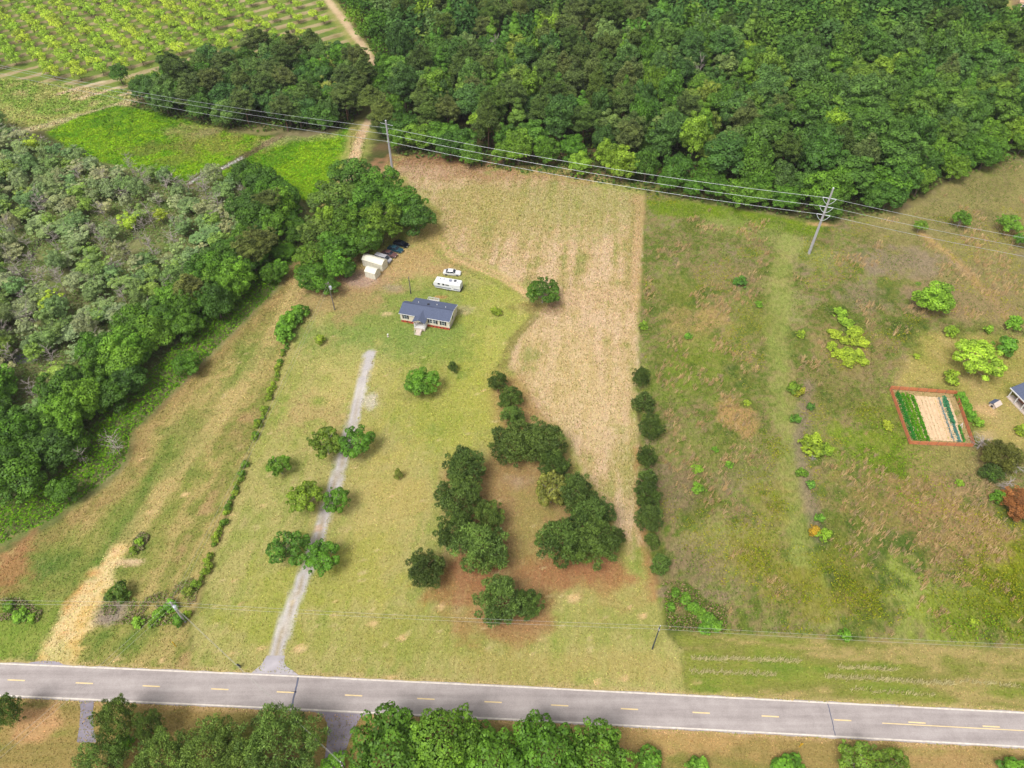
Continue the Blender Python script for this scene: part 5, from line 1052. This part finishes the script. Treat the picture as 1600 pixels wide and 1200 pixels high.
# sheds
M_SHED = paint('cream_shed_metal', A(240, 234, 214), .5, .3, .05, .8); M_SEAM = paint('shed_seam', A(206, 198, 178), .6, .2, .05)
def shed(label, corner, ang, L, Wd, he=2.0, hr=2.75):
    """corner: near right ground corner; length runs back along -x"""
    e = tag(empty('storage_shed', (*corner, 0), ang), label, 'shed')
    b = Wd
    MB().prism([(0, 0), (b, 0), (b, he), (0, he)], (-L, 0)).build('wall', M_SHED, e)
    g = MB()
    for xx in (-L, 0): g.add([(xx+(.0), 0, he), (xx, b, he), (xx, b*.72, hr-.22), (xx, b*.5, hr-.02), (xx, b*.28, hr-.22)], [(0, 1, 2, 3, 4)])
    g.build('gable', M_SHED, e)
    r = empty('roof'); r.parent = e
    for ya, za, yb, zb in ((-.12, he-.02, b*.28, hr-.2), (b*.28, hr-.2, b*.5, hr), (b*.5, hr, b*.72, hr-.2), (b*.72, hr-.2, b+.12, he-.02)):
        m = MB(); m.hexa([(-L-.1, ya, za), (.1, ya, za), (.1, yb, zb), (-L-.1, yb, zb)], [(-L-.1, ya, za+.05), (.1, ya, za+.05), (.1, yb, zb+.05), (-L-.1, yb, zb+.05)]); m.build('roof_panel', M_SHED, r)
    for s in (0, 1):
        y0 = b*.5-(0 if s else b*.27); d = MB().box(-.01, y0+.01, .05, .04, y0+b*.27-.01, he-.1).build('door', M_SHED, e)
        MB().box(.035, y0+(.08 if s else b*.27-.14), .95, .07, y0+(.14 if s else b*.27-.08), 1.1).build('handle', M_DARK, d)
    for k in range(int(L)): MB().box(-L+.4+k, -.02, .02, -L+.45+k, .02, he-.06).build('wall_seam', M_SEAM, e)
    return e
shed('small cream metal storage shed beside the grove', G(587, 437.5), PA, 3.2, 2.65)
shed('long cream storage shed behind the small one, partly under the oaks', G(598.3, 424.5), PA, 6.4, 2.75, 2.2, 3.0)
# ------------------------------------------------------------------ poles and wires
M_STEEL = paint('grey_steel_pole', A(186, 182, 186), .5, .4, .08, .6); M_POLE = paint('grey_wood_pole', A(132, 122, 114), .9, .1, .15, .8); M_WIRE = paint('aluminium_wire', A(182, 184, 190), .4, .5, .02, metal=.2); M_INS = paint('pale_insulator', A(232, 236, 242), .3, .5, .03); M_GUY = paint('dull_wire', A(190, 186, 178), .6, .3, .02)
def wire(name, label, a, b, sag, r, mat=M_WIRE, cat='power line', group=None):
    a, b = Vector(a), Vector(b); pts = []
    for i in range(25):
        t = i/24; p = a.lerp(b, t); p.z -= sag*4*t*(1-t); pts.append(p)
    return tag(MB().tube(pts, r, 4).build(name, mat), label, cat, group)
TP1 = G(615, 279); TP2 = G(1264, 396)
ld = Vector((TP2[0]-TP1[0], TP2[1]-TP1[1], 0)).normalized()
def tpole(xy, H, zs, label, ld, off):
    e = tag(empty('power_pole', (*xy, 0)), label, 'pole')
    MB().tube([(0, 0, -.3), (0, 0, H*.5), (0, 0, H)], [.42, .33, .22], 12).build('shaft', M_STEEL, e)
    MB().tube([(0, 0, H), (0, 0, H+.12)], [.26, .1], 10).build('pole_cap', M_INS, e)
    return e
Z1 = (16.4, 15.6, 13.1); Z2 = (17.9, 15.3, 12.8)
p1 = tpole(TP1, 19.6, Z1, 'slender grey steel power pole standing at the far hay field edge', ld, .5)
p2 = tpole(TP2, 21.0, Z2, 'leaning looking grey steel power pole standing in the right meadow', ld, .5)
sidev = Vector((-ld.y, ld.x, 0)); 
def ins(p, base, a, b, r=.09): MB().tube([Vector(a)-Vector(base), Vector(b)-Vector(base)], r, 6).build('insulator', M_INS, p)
ends1, ends2 = [], []
offs1 = (sidev*1.1, sidev*-1.1, sidev*-1.0)
for z, o_ in zip(Z1, offs1):
    c = Vector((*TP1, z)); t = c+o_+Vector((0, 0, .25)); ins(p1, (*TP1, 0), c+o_.normalized()*.2, t, .08); ends1.append(t)
MB().tube([ld*-1.9+Vector((0, 0, 18.6)), ld*2.2+Vector((0, 0, 18.3))], .05, 5).build('top_bar', M_INS, p1)
for k, z in enumerate(Z2):
    c = Vector((*TP2, z)); a, b = c-ld*1.75, c+ld*1.75
    ins(p2, (*TP2, 0), c-ld*.25, a); ins(p2, (*TP2, 0), c+ld*.25, b); ends2.append((a, b))
    pts = [a.lerp(b, t)+Vector((0, 0, -1.5*4*t*(1-t)))+sidev*-.5*4*t*(1-t) for t in np.linspace(0, 1, 9)]
    MB().tube([p-Vector((*TP2, 0)) for p in pts], .05, 5).build('jumper_wire', M_INS, p2)
nm = ['upper', 'middle', 'lowest']; g = 'wires of the tall power line'
for k in range(3):
    wire('power_wire', f'{nm[k]} silvery wire between the two steel poles along the wood', ends1[k], ends2[k][0], 1.6, .036, group=g)
    far = ends2[k][1]+ld*115; wire('power_wire', f'{nm[k]} silvery wire running right from the meadow pole', ends2[k][1], (far.x, far.y, far.z-1.0), 1.8, .036, group=g)
    q = G(-130, (73, 75, 84)[k], Z1[k]); wire('power_wire', f'{nm[k]} silvery wire from the far pole past the orchard', (q[0], q[1], Z1[k]), ends1[k], 2.6, .036, group=g)
def upole(px, py, H, label, arm=True, tf=False, r=.14, mat=None):
    x, y = G(px, py); e = tag(empty('utility_pole', (x, y, 0)), label, 'pole')
    MB().tube([(0, 0, -.2), (0, 0, H*.5), (0, 0, H)], [r*1.2, r, r*.8], 8).build('shaft', mat or M_POLE, e)
    if arm:
        MB().tube([(0, 0, H), (0, 0, H+.28)], [.05, .07], 6).build('insulator', M_INS, e)
        MB().box(-.12, -.22, H-1.25, .12, .22, H-1.1).build('bracket', M_STEEL, e)
    if tf:
        t = empty('transformer', (.38, -.2, H-1.9)); t.parent = e
        MB().tube([(0, 0, 0), (0, 0, .1), (0, 0, .95), (0, 0, 1.02)], [.24, .3, .3, .2], 10).build('tank', paint('pale_transformer', A(206,212,222), .4, .4, .04), t); MB().tube([(0, 0, 1.02), (0, 0, 1.3)], .06, 6).build('bushing', M_INS, t)
        MB().box(-.9, -.05, H-.35, .35, .05, H-.23).build('crossarm', M_POLE, e)
    return e, Vector((x, y, H))
ua, ta = upole(523, 484, 8.9, 'wooden utility pole with pale transformer at the grove tip', True, True)
ub, tb = upole(642, 459, 5.8, 'short grey wooden pole on the lawn left of the camper', False)
MB().box(-.11, -.16, .25, .11, -.1, 1.15).build('meter_box', M_DARK, ub)
uc, tc_ = upole(290, 972, 7.6, 'weathered roadside utility pole in the brush patch by the road', True, True, .17, M_STEEL)
ud, td = upole(1019, 1014, 9.2, 'thin dark utility pole beside the boundary corner by the road', True, False, .11, paint('dark_wood_pole', A(88, 92, 96), .9, .1, .1))
ue, te = upole(547, 1215, 8.2, 'utility pole whose top shows at the bottom edge by the side road', True)
g = 'thin wires along and across the road'
for dz, s in ((.2, 'upper'), (-1.15, 'lower')):
    v = Vector((0, 0, dz)); q = G(-60, 936, 7.6); wire('service_wire', f'{s} thin roadside wire between the two roadside poles', tc_+v, td+v, .7, .017, M_GUY, 'wire', g)
    wire('service_wire', f'{s} thin roadside wire running left from the brush patch pole', (q[0]-10, q[1], 7.6+dz), tc_+v, .2, .017, M_GUY, 'wire', g)
    q = G(1640, 1012, 9.0); wire('service_wire', f'{s} thin roadside wire running right from the boundary pole', td+v, (q[0]+5, q[1], 9+dz), .4, .017, M_GUY, 'wire', g)
    wire('service_wire', f'{s} thin wire following the hedgerow up to the transformer pole', tc_+v, ta+v, 1.2, .016, M_GUY, 'wire', g)
    q = G(-20, 1192, 7.0); wire('service_wire', f'{s} thin wire crossing the road toward the bottom left corner', tc_+v, (q[0], q[1], 7.0+dz), .4, .017, M_GUY, 'wire', g)
    wire('service_wire', f'{s} thin wire crossing the road to the bottom edge pole', tc_+v, te+v, .5, .017, M_GUY, 'wire', g)
# small roadside things
mbx = tag(empty('mailbox', (*G(375.5, 1043), 0), math.radians(-20)), 'black mailbox on a post where driveway meets road', 'mailbox')
MB().box(-.06, -.06, -.1, .06, .06, 1.0).build('post', M_DARK, mbx)
m = MB(); m.prism([(-.14, 1.0), (.14, 1.0), (.14, 1.18), (.08, 1.28), (-.08, 1.28), (-.14, 1.18)], (-.3, .3)); m.build('box', M_BLACK, mbx)
MB().box(-.45, -.05, .5, .35, .05, .62).build('brace', M_DARK, mbx)
M_YM = paint('yellow_plastic', A(244, 190, 30), .5, .3, .05)
for px, py, l, hh in ((275, 1010, 'thin yellow cable marker post on the verge below the brush patch', 1.9), (1249, 1167, 'yellow diamond marker post on the near verge at right', 1.5)):
    x, y = G(px, py); e = tag(empty('marker_post', (x, y, 0)), l, 'marker post')
    MB().tube([(0, 0, -.1), (0, 0, hh)], .07, 6).build('post', M_YM, e)
    if hh < 1.8: MB().hexa([(-.03, 0, hh-.55), (.03, 0, hh-.55), (.03, .03, hh-.55), (-.03, .03, hh-.55)], [(-.3, 0, hh-.1), (.3, 0, hh-.1), (.3, .03, hh-.1), (-.3, .03, hh-.1)]).add([(-.3, 0, hh-.1), (.3, 0, hh-.1), (.3, .03, hh-.1), (-.3, .03, hh-.1), (0, 0, hh+.3), (0, .03, hh+.3)], [(0, 1, 4), (3, 5, 2), (1, 2, 5, 4), (3, 0, 4, 5)]).build('panel', M_YM, e)
    else: MB().tube([(0, 0, hh), (0, 0, hh+.08)], [.1, .06], 6).build('cap', M_YM, e)
# ------------------------------------------------------------------ vegetable garden
GC = W([(1393, 611), (1489, 618), (1516, 696), (1422, 692)])           # far left, far right, near right, near left
M_NET = paint('orange_netting', A(216, 132, 90), .7, .2, .12, 2.0); M_SOIL = paint('pale_garden_soil', A(232, 198, 160), .95, .1, .1, 1.2, bump=.3); M_CLAY = paint('red_mulch', A(182, 156, 108), .95, .1, .14, 1.5)
def gp(u, v): # u left to right, v far to near
    a = np.array(GC[0])*(1-u)+np.array(GC[1])*u; b = np.array(GC[3])*(1-u)+np.array(GC[2])*u; return a*(1-v)+b*v
me = bpy.data.meshes.new('garden_border'); me.from_pydata([(*gp(u, v), .05) for u, v in ((-.03, -.03), (1.03, -.03), (1.03, 1.03), (-.03, 1.03))], [], [(0, 3, 2, 1)]); me.materials.append(M_CLAY); tag(link('garden_border', me), kind='structure')
nu, nv = 90, 30; V = []; 
for i in range(nu+1):
    u = .05+.87*i/nu
    for j in range(nv+1):
        v = .07+.87*j/nv; p = gp(u, v); V.append((p[0], p[1], .12+.06*math.sin(u*95)+R.normal()*.012))
Fq = [(i*(nv+1)+j, (i+1)*(nv+1)+j, (i+1)*(nv+1)+j+1, i*(nv+1)+j+1) for i in range(nu) for j in range(nv)]
tag(link('garden_soil', mesh_np('garden_soil', V, Fq, M_SOIL)), kind='structure')
fe = tag(empty('garden_fence', (*gp(.5, .5), 0)), 'orange netting fence on posts round the vegetable garden', 'fence'); fo_ = np.array((*gp(.5, .5), 0))
cor = [(-.03, -.03), (1.03, -.03), (1.03, 1.03), (-.03, 1.03)]
for k in range(4):
    a, b = gp(*cor[k]), gp(*cor[(k+1) % 4]); a3 = np.array((*a, 0))-fo_; b3 = np.array((*b, 0))-fo_
    m = MB(); n_ = 7
    d_ = (b3-a3)/np.linalg.norm(b3-a3); nn = np.array((-d_[1], d_[0], 0))*.02
    for i in range(10):      # woven strands make the netting
        z0 = .16+i*.115; m.hexa([a3+nn*-1+(0, 0, z0), b3-nn+(0, 0, z0), b3+nn+(0, 0, z0), a3+nn+(0, 0, z0)], [a3-nn+(0, 0, z0+.055), b3-nn+(0, 0, z0+.055), b3+nn+(0, 0, z0+.055), a3+nn+(0, 0, z0+.055)])
    m.build('netting', M_NET, fe)
    for i in range(n_):
        p = a3+(b3-a3)*(i+.5*(k % 2))/n_; MB().tube([p+(0, 0, -.1), p+(0, 0, 1.4)], .045, 5).build('post', M_POLE, fe)
def crop(label, u, v0, v1, wdt, hgt, cols, n, leaf=.16, seed=1):
    Rr = np.random.RandomState(seed); v = Rr.uniform(v0, v1, n); 
    P = np.array([gp(u, t) for t in v]); c = gp(u, (v0+v1)/2); off = Rr.normal(size=(n, 2))*wdt*(.62 if wdt > .3 else .4); P = P+off
    hh = .14+hgt*np.exp(-(off[:, 0]/wdt)**2)*Rr.uniform(.4, 1, n)
    N = unit(Rr.normal(size=(n, 3))*.5+np.array((0, 0, .8)))
    Vq, Fq, _ = leaf_quads(np.c_[P-c, hh], N, leaf*Rr.uniform(.7, 1.4, n), np.zeros(n), Rr, .7)
    cc = np.array([A(*q) for q in cols])[Rr.randint(0, len(cols), n)]*Rr.uniform(.95, 1.5, (n, 1))
    o = link('crop_row', mesh_np('crop_row', Vq, Fq, M_VLEAF, {'Col': ('FLOAT_COLOR', np.repeat(np.c_[cc, np.ones(n)], 4, 0))})); o.location = (*c, 0)
    tag(o, label, 'crop row', 'planted rows of the vegetable garden')
GL = [(84,148,30), (70,134,30), (104,160,30)]
crop('leftmost dark leafy row inside the orange fence', .075, .05, .95, .5, .6, [(54,126,50), (66,138,40)], 1100, .17, 1)
crop('second leafy green row from the left fence side', .155, .06, .95, .42, .55, GL, 950, .16, 2); crop('third leafy green row from the left fence side', .225, .06, .95, .42, .55, [(112,158,30), (96,150,28)], 950, .16, 3); crop('fourth leafy green row bordering the bare soil', .305, .08, .95, .42, .55, GL, 950, .16, 4)
c_ = 5
for u in (.40, .45, .50, .55, .60): crop(f'row of tiny seedlings in the bare soil, {["first","second","third","fourth","fifth"][c_-5]} right of the leafy rows', u, .1, .93, .05, .06, [(150,140,90), (128,120,80)], 60, .06, c_); c_ += 1
crop('faint yellowish row right of the seedlings', .665, .1, .93, .1, .12, [(196,176,90)], 150, .08, 11)
crop('dusty blue grey cabbage row left of the tall green row', .735, .08, .93, .22, .3, [(120,144,142), (136,154,150)], 330, .15, 12)
crop('tall blue green leafy row near the right fence side', .83, .08, .60, .45, .5, [(62,132,92), (80,144,100)], 620, .19, 13); crop('blue green cabbage row below the tall leafy row', .83, .60, .95, .32, .35, [(84,138,124), (106,150,140)], 330, .17, 14); crop('short green row in the lower right garden corner', .91, .64, .95, .3, .4, [(88,152,52), (74,140,60)], 260, .16, 15)
m = tag(empty('garden_stake', (*gp(.93, .66), 0)), 'pale wooden stakes crossed in the right of the garden', 'stakes'); MB().tube([(-.3, 0, .1), (.25, .3, 1.3)], .05, 5).build('stake', M_TRIM, m); MB().tube([(.3, -.3, .1), (.1, .2, 1.2)], .05, 5).build('stake', M_TRIM, m)
# small shed and neighbour's house
kx, ky = G(1553, 634)
k = tag(empty('dog_house', (kx, ky, 0), math.radians(30)), 'small grey roofed hutch on the neighbour lawn', 'hutch')
MB().box(-1.0, -.7, 0, 1.0, .7, .8).build('wall', M_CONC, k)
for s in (-1, 1): MB().hexa([(-1.15, 0, 1.3), (-1.15, s*.95, .75), (1.15, s*.95, .75), (1.15, 0, 1.3)], [(-1.15, 0, 1.37), (-1.15, s*.95, .82), (1.15, s*.95, .82), (1.15, 0, 1.37)]).build('roof_panel', M_SHINGLE if s > 0 else M_CONC, k)
MB().box(-1.02, -.25, .05, -.98, .25, .65).build('opening', M_DARK, k)
n = tag(empty('neighbour_house', (*G(1582, 607, 2.9), 0), math.radians(-76)), "house with slate roof and white porch posts at right edge", 'house')
MB().box(1.0, 1.8, 0, 13.5, 9.0, 2.7).build('wall', paint('porch_brick', A(168, 120, 104), .85, .2, .1, 3.0), n)
rr_ = empty('roof'); rr_.parent = n
MB().hexa([(-.3, -.2, 2.78), (14.5, -.2, 2.78), (14.5, 5.2, 4.8), (-.3, 5.2, 4.8)], [(-.3, -.2, 2.88), (14.5, -.2, 2.88), (14.5, 5.2, 4.9), (-.3, 5.2, 4.9)]).build('front_slope', M_SHINGLE, rr_)
MB().hexa([(-.3, 10.6, 2.78), (14.5, 10.6, 2.78), (14.5, 5.204, 4.8), (-.3, 5.204, 4.8)], [(-.3, 10.6, 2.88), (14.5, 10.6, 2.88), (14.5, 5.204, 4.9), (-.3, 5.204, 4.9)]).build('back_slope', M_SHINGLE, rr_)
MB().box(-.32, -.32, 2.68, 14.5, -.203, 2.9).build('fascia', M_TRIM, rr_); MB().box(0, 0, 0, 13.5, 1.78, .25).build('porch_floor', M_CONC, n)
for x in (.3, 2.3, 4.3, 6.3, 8.3): MB().box(x-.09, -.02, .25, x+.09, .16, 2.76).build('post', M_TRIM, n)
for x in (3.5, 7.5): fo = MB().box(x-.6, 1.72, .9, x+.6, 1.84, 2.2).build('window', M_TRIM, n); MB().box(x-.5, 1.69, 1.0, x+.5, 1.75, 2.1).build('pane', M_GLASS, fo)
# mobile home far off
n = tag(empty('mobile_home', (*G(1588, 15), 0), math.radians(-26)), 'tan mobile home in the far clearing at the top right corner', 'mobile home')
MB().box(0, 0, .5, 14, 4.2, 3.2).build('wall', paint('tan_siding', A(226, 196, 170), .6, .2, .06), n); MB().box(.05, .05, 0, 13.95, 4.15, .498).build('skirting', M_CONC, n)
MB().prism([(-.2, 3.2), (4.4, 3.2), (2.1, 3.9)], (-.2, 14.2)).build('roof', paint('tan_roof', A(214, 176, 146), .7, .2, .08), n)
for x in (2, 5.2, 9): fo = MB().box(x-.5, -.05, 1.5, x+.5, .02, 2.5).build('window', M_TRIM, n); MB().box(x-.4, -.07, 1.6, x+.4, -.03, 2.4).build('pane', M_GLASS, fo)
dr = MB().box(6.6, -.05, .55, 7.5, .02, 2.6).build('door', M_DARK, n); MB().box(7.35, -.08, 1.4, 7.42, -.04, 1.55).build('handle', M_TRIM, dr)

# ------------------------------------------------------------------ look-alikes told apart by their order in the row
same = {}
for o in COL.objects:
    if o.parent is None and o.get('category') and o.get('label'): same.setdefault(o['label'], []).append(o)
for lab, os_ in same.items():
    if len(os_) < 2: continue
    hed = 'hedgerow' in lab
    os_.sort(key=lambda o: (-o.location.y if hed else project(o.location.x, o.location.y, 5)[0]))
    for i, o in enumerate(os_): o['label'] = f"{lab}, {ordinal(i+1)} from {'far end' if hed else 'left'}"
# ------------------------------------------------------------------ thin summer haze over the whole place
hm = bpy.data.materials.new('haze'); hm.use_nodes = True; hm.node_tree.nodes.clear()
ho = hm.node_tree.nodes.new('ShaderNodeOutputMaterial'); hv = hm.node_tree.nodes.new('ShaderNodeVolumePrincipled')
hv.inputs['Color'].default_value = (.86, .90, .95, 1); hv.inputs['Density'].default_value = 0.00010; hv.inputs['Anisotropy'].default_value = 0.2
hm.node_tree.links.new(hv.outputs[0], ho.inputs['Volume'])
hz = MB().box(-4200, -1700, -1.5, 4200, 6200, 130).build('haze', hm); tag(hz, 'thin pale summer haze in the air over the fields', 'haze', kind='stuff')
